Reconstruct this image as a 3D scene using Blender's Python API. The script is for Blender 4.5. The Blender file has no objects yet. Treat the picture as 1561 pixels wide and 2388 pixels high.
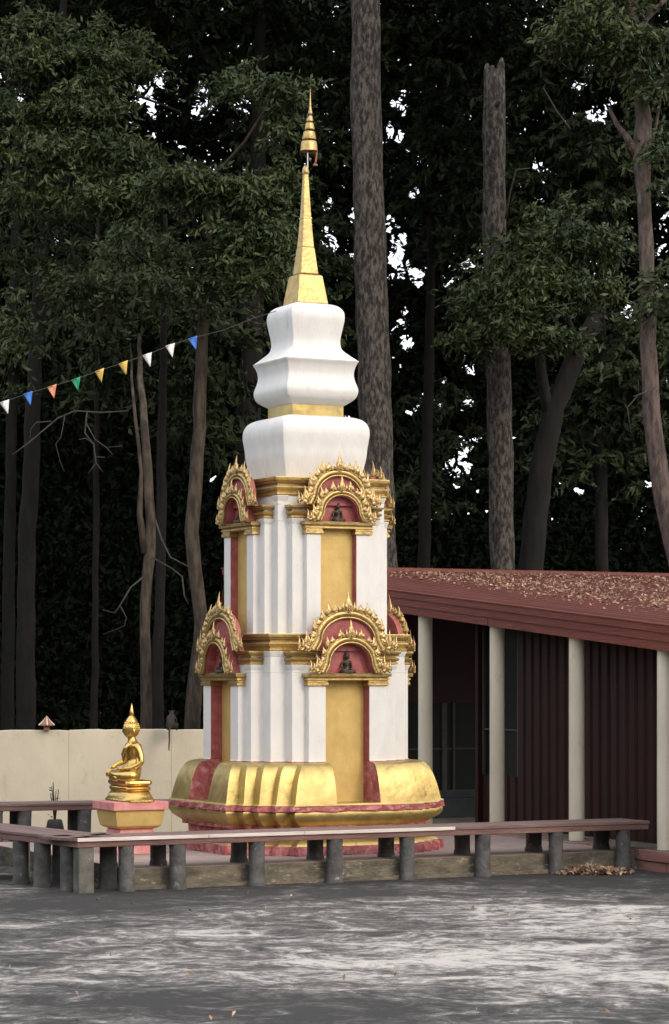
import bpy, bmesh, math, random
import numpy as np
from mathutils import Vector, Matrix
random.seed(7); rng = np.random.default_rng(11)
R = math.radians
sc = bpy.context.scene
COL = sc.collection
PI = math.pi
# ---------------------------------------------------------------- camera
F, H, HY, CX = 6100.0, 1.9, 1570.0, 780.5
cam = bpy.data.cameras.new('camera'); camo = bpy.data.objects.new('camera', cam); COL.objects.link(camo)
camo.location = (0, 0, H); camo.rotation_euler = (R(90), 0, 0)
cam.sensor_fit = 'HORIZONTAL'; cam.sensor_width = 36; cam.lens = 36 * F / 1561
cam.shift_y = (HY - 1194) / 1561; cam.clip_end = 800; cam.clip_start = .5
sc.camera = camo
def P(px, py, d): return Vector(((px - CX) / F * d, d, H - (py - HY) / F * d))
AL = R(26.6); CA, SA = math.cos(AL), math.sin(AL)
# ---------------------------------------------------------------- mesh builder
class MB:
    def __init__(s): s.v = []; s.f = []; s.m = []; s.cur = 0
    def add(s, vs, fs, mi=None):
        b = len(s.v); s.v += [tuple(q) for q in vs]
        for f in fs: s.f.append(tuple(b + i for i in f)); s.m.append(s.cur if mi is None else mi)
        return b
    def box(s, x0, x1, y0, y1, z0, z1, mi=None):
        s.loft([[(x0, y0), (x1, y0), (x1, y1), (x0, y1)]] * 2, [z0, z1], mi)
    def loft(s, polys, zs, mi=None, cap=True, edge_m=None):
        n = len(polys[0]); b = len(s.v)
        for p, z in zip(polys, zs): s.v += [(x, y, z) for x, y in p]
        for k in range(len(zs) - 1):
            for i in range(n):
                j = (i + 1) % n
                s.f.append((b + k * n + i, b + k * n + j, b + (k + 1) * n + j, b + (k + 1) * n + i))
                s.m.append(edge_m[i] if edge_m else (s.cur if mi is None else mi))
        if cap:
            mm = s.cur if mi is None else mi
            s.f.append(tuple(b + i for i in reversed(range(n)))); s.m.append(mm)
            s.f.append(tuple(b + (len(zs) - 1) * n + i for i in range(n))); s.m.append(mm)
    def tube(s, pts, rad, n=8, mi=None, flat=None, jit=0, cap=True):
        pts = [Vector(p) for p in pts]; N = len(pts)
        if not hasattr(rad, '__len__'): rad = [rad] * N
        b = len(s.v); ref = None
        for i, p in enumerate(pts):
            t = (pts[min(i + 1, N - 1)] - pts[max(i - 1, 0)])
            t = t.normalized() if t.length > 1e-9 else Vector((0, 0, 1))
            if flat is not None: a = Vector(flat)
            elif ref is None: a = Vector((0, 1, 0)) if abs(t.y) < .9 else Vector((1, 0, 0))
            else: a = ref
            a = (a - t * a.dot(t)).normalized(); ref = a; c = t.cross(a)
            fl = .45 if flat is not None else 1
            for k in range(n):
                an = 2 * PI * k / n; r = rad[i] * (1 + jit * (random.random() - .5))
                s.v.append(tuple(p + a * (math.cos(an) * r * fl) + c * (math.sin(an) * r)))
        mm = s.cur if mi is None else mi
        for i in range(N - 1):
            for k in range(n):
                l = (k + 1) % n
                s.f.append((b + i * n + k, b + i * n + l, b + (i + 1) * n + l, b + (i + 1) * n + k)); s.m.append(mm)
        if cap:
            s.f.append(tuple(b + k for k in reversed(range(n)))); s.m.append(mm)
            s.f.append(tuple(b + (N - 1) * n + k for k in range(n))); s.m.append(mm)
    def ball(s, c, r, n=8, mi=None):
        if not hasattr(r, '__len__'): r = (r, r, r)
        c = Vector(c); b = len(s.v); mm = s.cur if mi is None else mi; K = n // 2
        for i in range(K + 1):
            th = PI * i / K
            for k in range(n):
                an = 2 * PI * k / n
                s.v.append((c.x + r[0] * math.sin(th) * math.cos(an), c.y + r[1] * math.sin(th) * math.sin(an), c.z + r[2] * math.cos(th)))
        for i in range(K):
            for k in range(n):
                l = (k + 1) % n
                s.f.append((b + i * n + k, b + (i + 1) * n + k, b + (i + 1) * n + l, b + i * n + l)); s.m.append(mm)
    def lathe(s, prof, c=(0, 0), n=24, mi=None):
        b = len(s.v); mm = s.cur if mi is None else mi; N = len(prof)
        for r, z in prof:
            for k in range(n):
                an = 2 * PI * k / n; s.v.append((c[0] + r * math.cos(an), c[1] + r * math.sin(an), z))
        for i in range(N - 1):
            for k in range(n):
                l = (k + 1) % n
                s.f.append((b + i * n + k, b + i * n + l, b + (i + 1) * n + l, b + (i + 1) * n + k)); s.m.append(mm)
        s.f.append(tuple(b + k for k in reversed(range(n)))); s.m.append(mm)
        s.f.append(tuple(b + (N - 1) * n + k for k in range(n))); s.m.append(mm)
    def build(s, name, mats, parent=None, smooth=False, bevel=0, ang=40, M=None):
        me = bpy.data.meshes.new(name)
        vs = s.v if M is None else [tuple(M @ Vector(q)) for q in s.v]
        me.from_pydata(vs, [], s.f)
        if not isinstance(mats, (list, tuple)): mats = [mats]
        for m in mats: me.materials.append(m)
        me.polygons.foreach_set('material_index', s.m)
        bm = bmesh.new(); bm.from_mesh(me)
        bmesh.ops.remove_doubles(bm, verts=bm.verts, dist=1e-5)
        bmesh.ops.recalc_face_normals(bm, faces=bm.faces)
        bm.to_mesh(me); bm.free()
        if smooth:
            me.polygons.foreach_set('use_smooth', [True] * len(me.polygons))
            if ang < 180: me.set_sharp_from_angle(angle=R(ang))
        o = bpy.data.objects.new(name, me); COL.objects.link(o)
        if parent: o.parent = parent
        if bevel:
            bv = o.modifiers.new('bevel', 'BEVEL'); bv.width = bevel; bv.segments = 2; bv.limit_method = 'ANGLE'; bv.angle_limit = R(35)
        return o
def tag(o, label=None, cat=None, group=None, kind=None):
    if label: o['label'] = label
    if cat: o['category'] = cat
    if group: o['group'] = group
    if kind: o['kind'] = kind
    return o
def thing(name, label, cat, loc=(0, 0, 0), rz=0, group=None):
    o = bpy.data.objects.new(name, None); COL.objects.link(o); o.location = loc; o.rotation_euler = (0, 0, rz)
    o.empty_display_size = .1
    return tag(o, label, cat, group)
def kids(o): return [c for c in bpy.data.objects if c.parent == o]
def copy_tree(o, parent=None):
    c = o.copy(); COL.objects.link(c); c.parent = parent
    for ch in kids(o): copy_tree(ch, c)
    return c
# ---------------------------------------------------------------- materials
def mat(name, c1, c2=None, scale=4, rough=.8, metal=0, bump=0, bscale=40, detail=6, stops=(.35, .65), c3=None, s3=(.6, .7), sc3=3, stretch=(1, 1, 1), spec=.3, island=None):
    m = bpy.data.materials.new(name); m.use_nodes = True; nt = m.node_tree; N = nt.nodes; L = nt.links
    bs = N['Principled BSDF']; bs.inputs['Roughness'].default_value = rough; bs.inputs['Metallic'].default_value = metal
    bs.inputs['Specular IOR Level'].default_value = spec
    tc = N.new('ShaderNodeTexCoord'); mp = N.new('ShaderNodeMapping'); mp.inputs['Scale'].default_value = stretch
    L.new(tc.outputs['Object'], mp.inputs['Vector'])
    out = None
    if c2:
        nz = N.new('ShaderNodeTexNoise'); nz.inputs['Scale'].default_value = scale; nz.inputs['Detail'].default_value = detail; nz.inputs['Roughness'].default_value = .62
        L.new(mp.outputs[0], nz.inputs['Vector'])
        rp = N.new('ShaderNodeValToRGB'); rp.color_ramp.elements[0].position = stops[0]; rp.color_ramp.elements[1].position = stops[1]
        rp.color_ramp.elements[0].color = (*c1, 1); rp.color_ramp.elements[1].color = (*c2, 1)
        L.new(nz.outputs['Fac'], rp.inputs['Fac']); out = rp.outputs['Color']
        if c3:
            n3 = N.new('ShaderNodeTexNoise'); n3.inputs['Scale'].default_value = sc3; n3.inputs['Detail'].default_value = 8; n3.inputs['Roughness'].default_value = .7
            L.new(mp.outputs[0], n3.inputs['Vector'])
            r3 = N.new('ShaderNodeMapRange'); r3.inputs['From Min'].default_value = s3[0]; r3.inputs['From Max'].default_value = s3[1]
            L.new(n3.outputs['Fac'], r3.inputs['Value'])
            mx = N.new('ShaderNodeMix'); mx.data_type = 'RGBA'; mx.inputs['B'].default_value = (*c3, 1)
            L.new(r3.outputs[0], mx.inputs['Factor']); L.new(out, mx.inputs['A']); out = mx.outputs['Result']
        if island is not None:
            g = N.new('ShaderNodeNewGeometry'); r4 = N.new('ShaderNodeMapRange'); r4.inputs['To Min'].default_value = island[0]; r4.inputs['To Max'].default_value = island[1]
            L.new(g.outputs['Random Per Island'], r4.inputs['Value'])
            h = N.new('ShaderNodeHueSaturation'); L.new(r4.outputs[0], h.inputs['Value']); L.new(out, h.inputs['Color']); out = h.outputs['Color']
        L.new(out, bs.inputs['Base Color'])
    else: bs.inputs['Base Color'].default_value = (*c1, 1)
    if bump:
        nb = N.new('ShaderNodeTexNoise'); nb.inputs['Scale'].default_value = bscale; nb.inputs['Detail'].default_value = 6
        L.new(mp.outputs[0], nb.inputs['Vector'])
        b = N.new('ShaderNodeBump'); b.inputs['Strength'].default_value = bump; b.inputs['Distance'].default_value = .02
        L.new(nb.outputs['Fac'], b.inputs['Height']); L.new(b.outputs[0], bs.inputs['Normal'])
    return m
M = {}
M['white'] = mat('white_plaster', (.70, .68, .645), (.61, .595, .57), 6, .7, bump=.15, bscale=30, stops=(.4, .8), c3=(.30, .28, .24), s3=(.61, .84), sc3=5, stretch=(1.2, 1.2, .5))
M['gold'] = mat('gold_paint', (.54, .39, .16), (.34, .23, .09), 14, .40, .8, .35, 30, stops=(.4, .75), c3=(.22, .14, .05), s3=(.62, .75), sc3=9)
M['goldbase'] = mat('gold_paint_base', (.54, .415, .165), (.37, .27, .10), 5, .42, .75, .25, 10, stops=(.35, .7), c3=(.24, .17, .06), s3=(.55, .72), sc3=6)
M['gilt'] = mat('gilt_ornament', (.62, .44, .19), (.30, .19, .085), 34, .38, .7, .3, 60, stops=(.4, .7), c3=(.65, .30, .22), s3=(.60, .68), sc3=20)
M['panel'] = mat('panel_gold', (.62, .44, .16), (.50, .35, .12), 7, .6, .3, .3, 16, stops=(.35, .7), stretch=(1, 1, .8))
M['pink'] = mat('pink_paint', (.47, .17, .17), (.30, .065, .07), 9, .7, 0, .5, 25, stops=(.35, .6), c3=(.58, .30, .29), s3=(.5, .66), sc3=12)
M['red'] = mat('red_paint', (.40, .125, .12), (.28, .065, .065), 9, .55, 0, .35, 25, stops=(.35, .65), c3=(.52, .19, .17), s3=(.58, .75), sc3=8)
M['pinkslab'] = mat('pink_slab', (.66, .30, .28), (.55, .20, .19), 10, .7, 0, .3, 30, c3=(.45, .3, .26), s3=(.6, .7), sc3=14)
M['pave'] = mat('platform_top', (.36, .27, .24), (.27, .21, .19), 5, .8, 0, .3, 30, c3=(.25, .2, .18), s3=(.55, .7), sc3=6)
M['platside'] = mat('platform_side', (.20, .17, .12), (.09, .08, .065), 5, .9, 0, .6, 25, c3=(.38, .34, .26), s3=(.58, .68), sc3=7, stretch=(1, 1, 2.5))
M['leg'] = mat('concrete_pipe', (.060, .058, .056), (.125, .120, .114), 7, .9, 0, .5, 30, c3=(.36, .34, .31), s3=(.60, .72), sc3=9)
M['post'] = mat('concrete_post', (.09, .085, .075), (.17, .155, .13), 8, .9, 0, .5, 30, c3=(.38, .34, .28), s3=(.6, .72), sc3=9)
M['wood'] = mat('bench_wood', (.13, .085, .075), (.24, .165, .15), 3, .6, 0, .5, 30, stretch=(.35, 5, 5), c3=(.12, .07, .06), s3=(.56, .7), sc3=4)
M['woodred'] = mat('bench_apron', (.13, .065, .055), (.25, .145, .125), 3, .65, 0, .5, 30, stretch=(.4, 4, 4), c3=(.46, .33, .28), s3=(.56, .62), sc3=1.2)
M['trim'] = mat('worn_highlight_edge', (.74, .66, .60), (.52, .42, .38), 3, .5, 0, .3, 30, stretch=(.35, 3, 3), c3=(.30, .20, .17), s3=(.60, .70), sc3=1.5)  # pale wear plus the bevel's highlight, both put into the colour
M['cream'] = mat('cream_column', (.68, .62, .48), (.61, .555, .43), 4, .7, 0, .12, 25, c3=(.34, .29, .21), s3=(.60, .8), sc3=5, stretch=(1, 1, .4))
M['creamwall'] = mat('cream_wall', (.66, .58, .44), (.55, .48, .36), 1.6, .85, 0, .2, 20, c3=(.36, .32, .26), s3=(.60, .80), sc3=4, stretch=(1, 1, .6))
M['roof'] = mat('roof_metal', (.105, .028, .020), (.155, .042, .028), 2.5, .6, .0, .25, 20, c3=(.08, .022, .02), s3=(.55, .75), sc3=5, stretch=(3, .5, 1))
M['fascia'] = mat('fascia_metal', (.14, .033, .024), (.20, .052, .036), 3, .45, .0, .3, 20, c3=(.085, .022, .02), s3=(.55, .7), sc3=3, stretch=(3, .35, 3))
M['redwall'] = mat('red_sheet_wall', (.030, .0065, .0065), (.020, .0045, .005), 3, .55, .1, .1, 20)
M['grey'] = mat('grey_plinth', (.07, .073, .077), (.05, .053, .056), 4, .9, 0, .3, 20)
M['glass'] = mat('dark_glass', (.008, .009, .010), None, rough=.4, spec=.15)
M['frame'] = mat('pale_frame', (.07, .07, .062), (.05, .05, .045), 5, .6)
M['tile'] = mat('slab_red', (.25, .11, .09), (.36, .2, .17), 3, .7, 0, .4, 25, stretch=(4, .5, 3), c3=(.14, .07, .06), s3=(.55, .7), sc3=4)
M['bark'] = mat('grey_bark', (.095, .080, .066), (.019, .017, .015), 11, .95, 0, 1.0, 22, stops=(.40, .57), stretch=(2, 2, .75), c3=(.16, .14, .13), s3=(.60, .75), sc3=3)
M['bark2'] = mat('brown_bark', (.080, .061, .043), (.030, .023, .018), 6, .95, 0, 1.0, 10, stops=(.40, .60), stretch=(2, 2, .5), c3=(.11, .09, .075), s3=(.62, .75), sc3=3)
M['bark4'] = mat('reddish_bark', (.115, .085, .072), (.045, .034, .029), 8, .95, 0, 1.0, 14, stops=(.40, .60), stretch=(2, 2, .6), c3=(.17, .145, .13), s3=(.58, .72), sc3=4)
M['bark3'] = mat('canopy_shade_bark', (.013, .011, .009), (.006, .0052, .0045), 5, .95, 0, .8, 8, stretch=(2, 2, .5))  # colour lowered to stand in for canopy shade on the trunks
M['twig'] = mat('grey_twig', (.055, .048, .042), (.03, .027, .024), 8, .9)
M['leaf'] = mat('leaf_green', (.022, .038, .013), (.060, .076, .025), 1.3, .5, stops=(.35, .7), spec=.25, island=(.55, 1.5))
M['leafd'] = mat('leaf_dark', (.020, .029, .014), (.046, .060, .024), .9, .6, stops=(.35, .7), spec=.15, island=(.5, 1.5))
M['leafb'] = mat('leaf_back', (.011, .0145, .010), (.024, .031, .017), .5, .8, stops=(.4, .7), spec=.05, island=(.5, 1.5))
M['dry'] = mat('dry_leaf', (.40, .27, .18), (.25, .15, .10), 12, .7, island=(.5, 1.5))
M['soil'] = mat('forest_soil', (.03, .024, .018), (.05, .04, .028), 2, .95)
M['statgold'] = mat('statue_gold', (.74, .50, .16), (.60, .40, .12), 8, .26, .9, .1, 40)
M['bronze'] = mat('statue_bronze', (.10, .085, .06), (.05, .04, .03), 20, .45, .4, .3, 60)
M['terra'] = mat('terracotta', (.32, .15, .11), (.24, .10, .075), 20, .8)
M['steel'] = mat('steel_rod', (.5, .5, .5), None, rough=.3, metal=.9)
M['fur'] = mat('monkey_fur', (.045, .038, .030), (.025, .022, .018), 40, .95, 0, .6, 120)
for nm, c in dict(fwhite=(.80, .78, .74), fblue=(.05, .17, .55), forange=(.72, .28, .17), fgreen=(.03, .33, .17), fyellow=(.78, .50, .12), string=(.03, .032, .03), pot=(.03, .03, .028)).items():
    M[nm] = mat('cloth_' + nm, c, tuple(x * .8 for x in c), 30, .6)
# ground
def ground_mat():
    m = bpy.data.materials.new('stained_concrete'); m.use_nodes = True; nt = m.node_tree; N = nt.nodes; L = nt.links
    bs = N['Principled BSDF']; bs.inputs['Roughness'].default_value = .8; bs.inputs['Specular IOR Level'].default_value = .3
    tc = N.new('ShaderNodeTexCoord')
    def nz(scale, det, ro, off=0, st=(1, 1, 1), dist=0):
        mp = N.new('ShaderNodeMapping'); mp.inputs['Scale'].default_value = st; mp.inputs['Location'].default_value = (off, off * .7, 0)
        L.new(tc.outputs['Object'], mp.inputs['Vector'])
        n = N.new('ShaderNodeTexNoise'); n.inputs['Scale'].default_value = scale; n.inputs['Detail'].default_value = det; n.inputs['Roughness'].default_value = ro; n.inputs['Distortion'].default_value = dist
        L.new(mp.outputs[0], n.inputs['Vector']); return n.outputs['Fac']
    def mr(x, a, b, c=0, d=1):
        r = N.new('ShaderNodeMapRange'); r.inputs['From Min'].default_value = a; r.inputs['From Max'].default_value = b; r.inputs['To Min'].default_value = c; r.inputs['To Max'].default_value = d
        L.new(x, r.inputs['Value']); return r.outputs[0]
    def ma(a, b, op='ADD', k=None):
        r = N.new('ShaderNodeMath'); r.operation = op; L.new(a, r.inputs[0])
        if k is None: L.new(b, r.inputs[1])
        else: r.inputs[1].default_value = k
        return r.outputs[0]
    big = nz(.33, 3, .5, 3.1); mid = nz(2.1, 12, .76, 7.7, dist=1.2); fine = nz(13, 10, .75, 1.3)
    # the yard is darker where it meets the benches and along its near strip
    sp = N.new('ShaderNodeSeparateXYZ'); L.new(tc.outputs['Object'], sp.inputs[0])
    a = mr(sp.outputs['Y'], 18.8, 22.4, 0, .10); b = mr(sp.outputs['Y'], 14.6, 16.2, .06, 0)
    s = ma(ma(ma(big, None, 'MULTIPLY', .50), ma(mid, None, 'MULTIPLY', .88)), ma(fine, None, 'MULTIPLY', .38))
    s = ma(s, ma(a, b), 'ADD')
    rp = N.new('ShaderNodeValToRGB'); e = rp.color_ramp.elements
    e[0].position = .775; e[0].color = (.47, .435, .40, 1); e[1].position = 1.0; e[1].color = (.034, .032, .030, 1)
    k = e.new(.825); k.color = (.30, .275, .248, 1); k = e.new(.895); k.color = (.108, .100, .092, 1)
    L.new(s, rp.inputs['Fac']); L.new(rp.outputs['Color'], bs.inputs['Base Color'])
    bp = N.new('ShaderNodeBump'); bp.inputs['Strength'].default_value = .5; bp.inputs['Distance'].default_value = .02
    L.new(ma(mid, fine, 'ADD'), bp.inputs['Height']); L.new(bp.outputs[0], bs.inputs['Normal'])
    return m
M['ground'] = ground_mat()
# ---------------------------------------------------------------- setting
g = MB(); g.add([(-200, -60, 0), (200, -60, 0), (200, 400, 0), (-200, 400, 0)], [(0, 1, 2, 3)])
tag(g.build('ground', M['ground']), 'stained grey concrete yard streaked with dark patches', None, kind='structure')
g = MB(); g.add([(-150, 31.6, .006), (150, 31.6, .006), (150, 300, .006), (-150, 300, .006)], [(0, 1, 2, 3)])
tag(g.build('forest_floor', M['soil']), 'dark soil under the trees behind the wall', None, kind='structure')
CH = Vector(((713 - CX) / F * 25.8, 25.8, 0))          # chedi centre
def CL(x, y, z=0): return Vector((CH.x + x * CA - y * SA, CH.y + x * SA + y * CA, z))
MC = Matrix.Translation(CH) @ Matrix.Rotation(AL, 4, 'Z')
# platform: front face at depth 23.46 below chedi
pf = -1.865
g = MB(); g.box(-2.62, 2.78, pf, 2.1, -.02, .183); g.m[-1] = 1
tag(g.build('platform', [M['platside'], M['pave']], M=MC, bevel=.008), 'low concrete platform with pinkish top under the tower', None, kind='structure')
g = MB(); g.box(-2.66, 3.35, pf - .06, pf, -.02, .035); tag(g.build('platform_footing', M['platside'], M=MC), 'mouldy concrete footing along the platform edge', None, kind='structure')

# ---------------------------------------------------------------- chedi
chedi = thing('chedi', 'tall white and gold stepped chedi tower with a broken spire tip', 'stupa', CH, AL)
def redent(p1, p2, p3, w2, w3, o=0, n=None, q=None):
    p1 += o; p2 += o; p3 += o; w2 += o; w3 += o; pts = []; em = []
    face = [(-p1, -p1, 0), (-w2, -p1, 0), (-w2, -p2, 0), (-w3, -p2, 0), (-w3, -p3, 0)]
    if n: face += [(-n, -p3, 1), (-n, -q, 1), (n, -q, 1), (n, -p3, 0)]
    face += [(w3, -p3, 0), (w3, -p2, 0), (w2, -p2, 0), (w2, -p1, 0)]
    for k in range(4):
        c, s = math.cos(k * PI / 2), math.sin(k * PI / 2)
        for x, y, m in face: pts.append((x * c - y * s, x * s + y * c)); em.append(m)
    return pts, em
def cross(p1, p2, w2, o=0):
    p1 += o; p2 += o; w2 += o; pts = []
    for k in range(4):
        c, s = math.cos(k * PI / 2), math.sin(k * PI / 2)
        for x, y in [(-p1, -p1), (-w2, -p1), (-w2, -p2), (w2, -p2), (w2, -p1)]: pts.append((x * c - y * s, x * s + y * c))
    return pts
def sq(r): return [(-r, -r), (r, -r), (r, r), (-r, r)]
LO = (.723, .85, .92, .556, .415); UP = (.575, .665, .728, .465, .342)
# base: gold swelling moulding
def lerp(a, b, t): return a + (b - a) * t
BA = (.943, 1.04, 1.157, .81, .668)
mb = MB(); polys = []; zs = []
for i in range(17):
    t = 1 - (1 - i / 16) ** 1.6; z = lerp(.666, 1.05, t)
    k = .08 + .92 * (1 - t) ** .29
    S = [lerp(a, b, k) for a, b in zip(LO, BA)]
    pl, em = redent(*S, 0, .232, .785); polys.append(pl); zs.append(z)
mb.loft(polys, zs, 0, True, em); mb.build('base_moulding', [M['goldbase'], M['pink']], chedi, smooth=True, ang=35)
def ring(name, prof, m, S, jit=0, smooth=True):
    mb = MB(); mb.loft([redent(*S, o)[0] for z, o in prof], [z for z, o in prof]); o = mb.build(name, m, chedi, smooth=smooth, ang=35)
    if jit:
        for v in o.data.vertices: v.co += Vector([random.uniform(-jit, jit) for _ in range(3)])
    return o
# chipped pink slab with many vertices for a rough edge
def rough_ring(name, z0, z1, off, m, S, jit, n=None, q=None):
    pl, _ = redent(*S, off, n, q); pts = []
    for i, a in enumerate(pl):
        b = pl[(i + 1) % len(pl)]; L = math.dist(a, b); k = max(1, int(L / .07))
        for j in range(k): pts.append((lerp(a[0], b[0], j / k), lerp(a[1], b[1], j / k)))
    mb = MB(); jit_p = lambda: [(x + random.uniform(-jit, jit), y + random.uniform(-jit, jit)) for x, y in pts]
    a, b = jit_p(), jit_p(); mb.loft([a, a, b, b], [z0, z0 + .006, z1 - .006, z1])
    o = mb.build(name, m, chedi)
    for v in o.data.vertices: v.co.z += random.uniform(-.006, .004)
    return o
ring('lip', [(.668, .012), (.652, .022), (.645, .018)], M['goldbase'], BA)
rough_ring('slab', .600, .647, .028, M['pink'], BA, .013)
ring('lower_moulding', [(.598, .005), (.585, .012), (.55, .012), (.51, -.015), (.475, -.06), (.455, -.085)], M['goldbase'], BA)
rough_ring('slab', .425, .46, -.085, M['pink'], BA, .008)
ring('waist', [(.43, -.13), (.335, -.13)], M['pink'], BA)
ring('foot_moulding', [(.34, -.11), (.31, -.07), (.285, -.03), (.268, -.02)], M['goldbase'], BA)
rough_ring('slab', .186, .272, .02, M['pink'], BA, .01)
# pink bead under the white storey
for S, z in ((LO, 1.054),):
    rough_ring('bead', 1.035, 1.056, .012, M['pink'], S, .006, .236, .78)
def storey(S, z0, zp, zi, zc, zt, n, q, nm):
    p1, p2, p3, w2, w3 = S
    mb = MB(); pl, em = redent(*S, 0, n, q)
    mb.loft([[(x * 1.008, y * 1.008) for x, y in pl], pl, pl], [z0, z0 + .012, zp], 0, True, em)
    c = cross(p1, p2, w2); mb.loft([c, c], [zp - .001, zi]); c = sq(p1); mb.loft([c, c], [zi - .001, zt - .01])
    # flared tops of the pilasters below their capitals
    for k in range(4):
        a = k * PI / 2; cc, ss = math.cos(a), math.sin(a)
        for x0, x1, y0, y1, zz in ((-p1, -w2, -p1, -w2, zc), (-w2, -w3, -p2, -p1 + .02, zi - (zt - zc) * .72)):
            A = [(x0, y0), (x1, y0), (x1, y1), (x0, y1)]; B = [(x0 - .018, y0 - .018), (x1 + .0, y0 - .018), (x1, y1), (x0 - .018, y1)]
            rot = lambda Q: [(x * cc - y * ss, x * ss + y * cc) for x, y in Q]
            mb.loft([rot(A), rot(A), rot(B)], [zz - .06, zz - .05, zz - .002])
            mir = lambda Q: rot([(-x, y) for x, y in reversed(Q)])
            mb.loft([mir(A), mir(A), mir(B)], [zz - .06, zz - .05, zz - .002])
    return mb.build(nm, [M['white'], M['red']], chedi, bevel=.006)
CAPP = [(0, .012), (.05, .02), (.12, .02), (.16, .004), (.22, .006), (.30, .028), (.42, .034), (.50, .022), (.54, .0), (.62, .0), (.67, .03), (.74, .036), (.78, .026), (.82, .046), (.96, .05), (1, .046)]
CAPO = [(0, .006), (.07, .018), (.16, .02), (.24, .012), (.30, .002), (.42, .004), (.52, .018), (.60, .034), (.70, .036), (.74, .026), (.80, .03), (.84, .046), (.97, .05), (1, .046)]
def cap_rect(mb, x0, x1, y0, y1, z0, z1, k=1.0, prof=CAPP):
    pr = [(z0 + (z1 - z0) * t, o * k) for t, o in prof]
    mb.loft([[(x0 - o, y0 - o), (x1 + o, y0 - o), (x1 + o, y1 + o), (x0 - o, y1 + o)] for z, o in pr], [z for z, o in pr])
# plain lower storey
ZL = dict(z0=1.056, zp=1.9, zi=2.10, zc=2.11, zt=2.275)
ZU = dict(z0=2.277, zp=3.357, zi=3.51, zc=3.607, zt=3.782)
storey(LO, ZL['z0'], ZL['zp'], ZL['zi'], ZL['zc'], ZL['zt'], .232, .785, 'storey')
storey(UP, ZU['z0'], ZU['zp'], ZU['zi'], ZU['zc'], ZU['zt'], .19, .635, 'storey')
def caps(S, n, z_sh1, z_sh0, z_pc, zi1, zi0, zc1, zc0):
    p1, p2, p3, w2, w3 = S
    mb = MB(); cap_rect(mb, -p1, p1, -p1, p1, zc0, zc1, .8); mb.build('cornice', M['gold'], chedi, smooth=True, ang=30)
    for k in range(4):
        Mr = Matrix.Rotation(k * PI / 2, 4, 'Z')
        for xa, xb in ((-w2, -w3 + .10), (w3 - .10, w2)):
            mb = MB(); cap_rect(mb, xa, xb, -p2, -p1 + .06, zi0, zi1, .8); mb.build('capital_band', M['gold'], chedi, smooth=True, ang=30, M=Mr)
        mb = MB(); cap_rect(mb, -w3, w3, -p3, -p2 + .06, z_sh0, z_sh1, .75, [(0, .015), (.1, .03), (.3, .03), (.36, .018), (.5, .022), (.56, .05), (.95, .055), (1, .05)])
        mb.build('shelf', M['gold'], chedi, smooth=True, ang=30, M=Mr)
        for s in (-1, 1):
            a, b = sorted((s * w3, s * n)); mb = MB()
            cap_rect(mb, a, b, -p3, -p2 + .06, z_pc, z_sh0 + .002, .55, [(0, .02), (.12, .035), (.6, .035), (.7, .02), (1, .02)])
            mb.build('pier_capital', M['gold'], chedi, smooth=True, ang=30, M=Mr)
caps(LO, .232, 1.897, 1.828, 1.778, 2.11, 1.985, 2.276, 2.112)
caps(UP, .19, 3.357, 3.285, 3.234, 3.512, 3.388, 3.785, 3.607)
for k in range(4):
    Mr = Matrix.Rotation(k * PI / 2, 4, 'Z')
    mb = MB(); mb.box(-.231, .231, -.80, -.77, .645, 1.84); mb.build('niche_panel', M['panel'], chedi, M=Mr)
    mb = MB(); mb.box(-.189, .189, -.648, -.62, 2.276, 3.29); mb.build('niche_panel', M['panel'], chedi, M=Mr)
# ---- pediments
CUR = [(1.0, 0), (.985, .06), (.93, .14), (.87, .26), (.845, .38), (.82, .50), (.755, .63), (.65, .76), (.5, .87), (.33, .95), (.16, .99), (0, 1.0)]
def smooth_curve(pts, n):
    out = []
    for i in range(n + 1):
        t = i / n * (len(pts) - 1); k = min(int(t), len(pts) - 2); f = t - k
        p0 = pts[max(k - 1, 0)]; p1 = pts[k]; p2 = pts[k + 1]; p3 = pts[min(k + 2, len(pts) - 1)]
        out.append(tuple(.5 * (2 * b + (c - a) * f + (2 * a - 5 * b + 4 * c - d) * f * f + (-a + 3 * b - 3 * c + d) * f ** 3) for a, b, c, d in zip(p0, p1, p2, p3)))
    return out
CUR = smooth_curve(CUR, 22)
def arch(a, h): 
    R_ = [(x * a, z * h) for x, z in CUR]; return [(-x, z) for x, z in R_] + R_[::-1][1:]
def flame(mb, x, z, ang, L, w, y=0, bend=.5, seg=7):
    # a kranok flame: an S curved, flattened tapering horn
    pts = []; rad = []; cx, cz, a = x, z, ang
    for i in range(seg + 1):
        t = i / seg; pts.append((cx, y - .012 * math.sin(t * PI), cz)); rad.append(max(.0012, w * (1 - t) ** .8 * (1 + .9 * math.sin(min(1, t * 2) * PI / 2) * (t < .5) * .5)))
        a += bend * (1 if t < .5 else -1.2) / seg * 1.6
        cx += math.cos(a) * L / seg; cz += math.sin(a) * L / seg
    mb.tube(pts, rad, 6, flat=(0, 1, 0))
def curl(mb, x, z, r, sgn, y=0, w=.008, turns=1.3, a0=0):
    pts = []; rad = []
    for i in range(11):
        t = i / 10; rr = r * (1 - .75 * t); an = a0 + sgn * t * turns * 2 * PI
        pts.append((x + math.cos(an) * rr, y, z + math.sin(an) * rr)); rad.append(w * (1 - .4 * t))
    mb.tube(pts, rad, 5)
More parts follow.
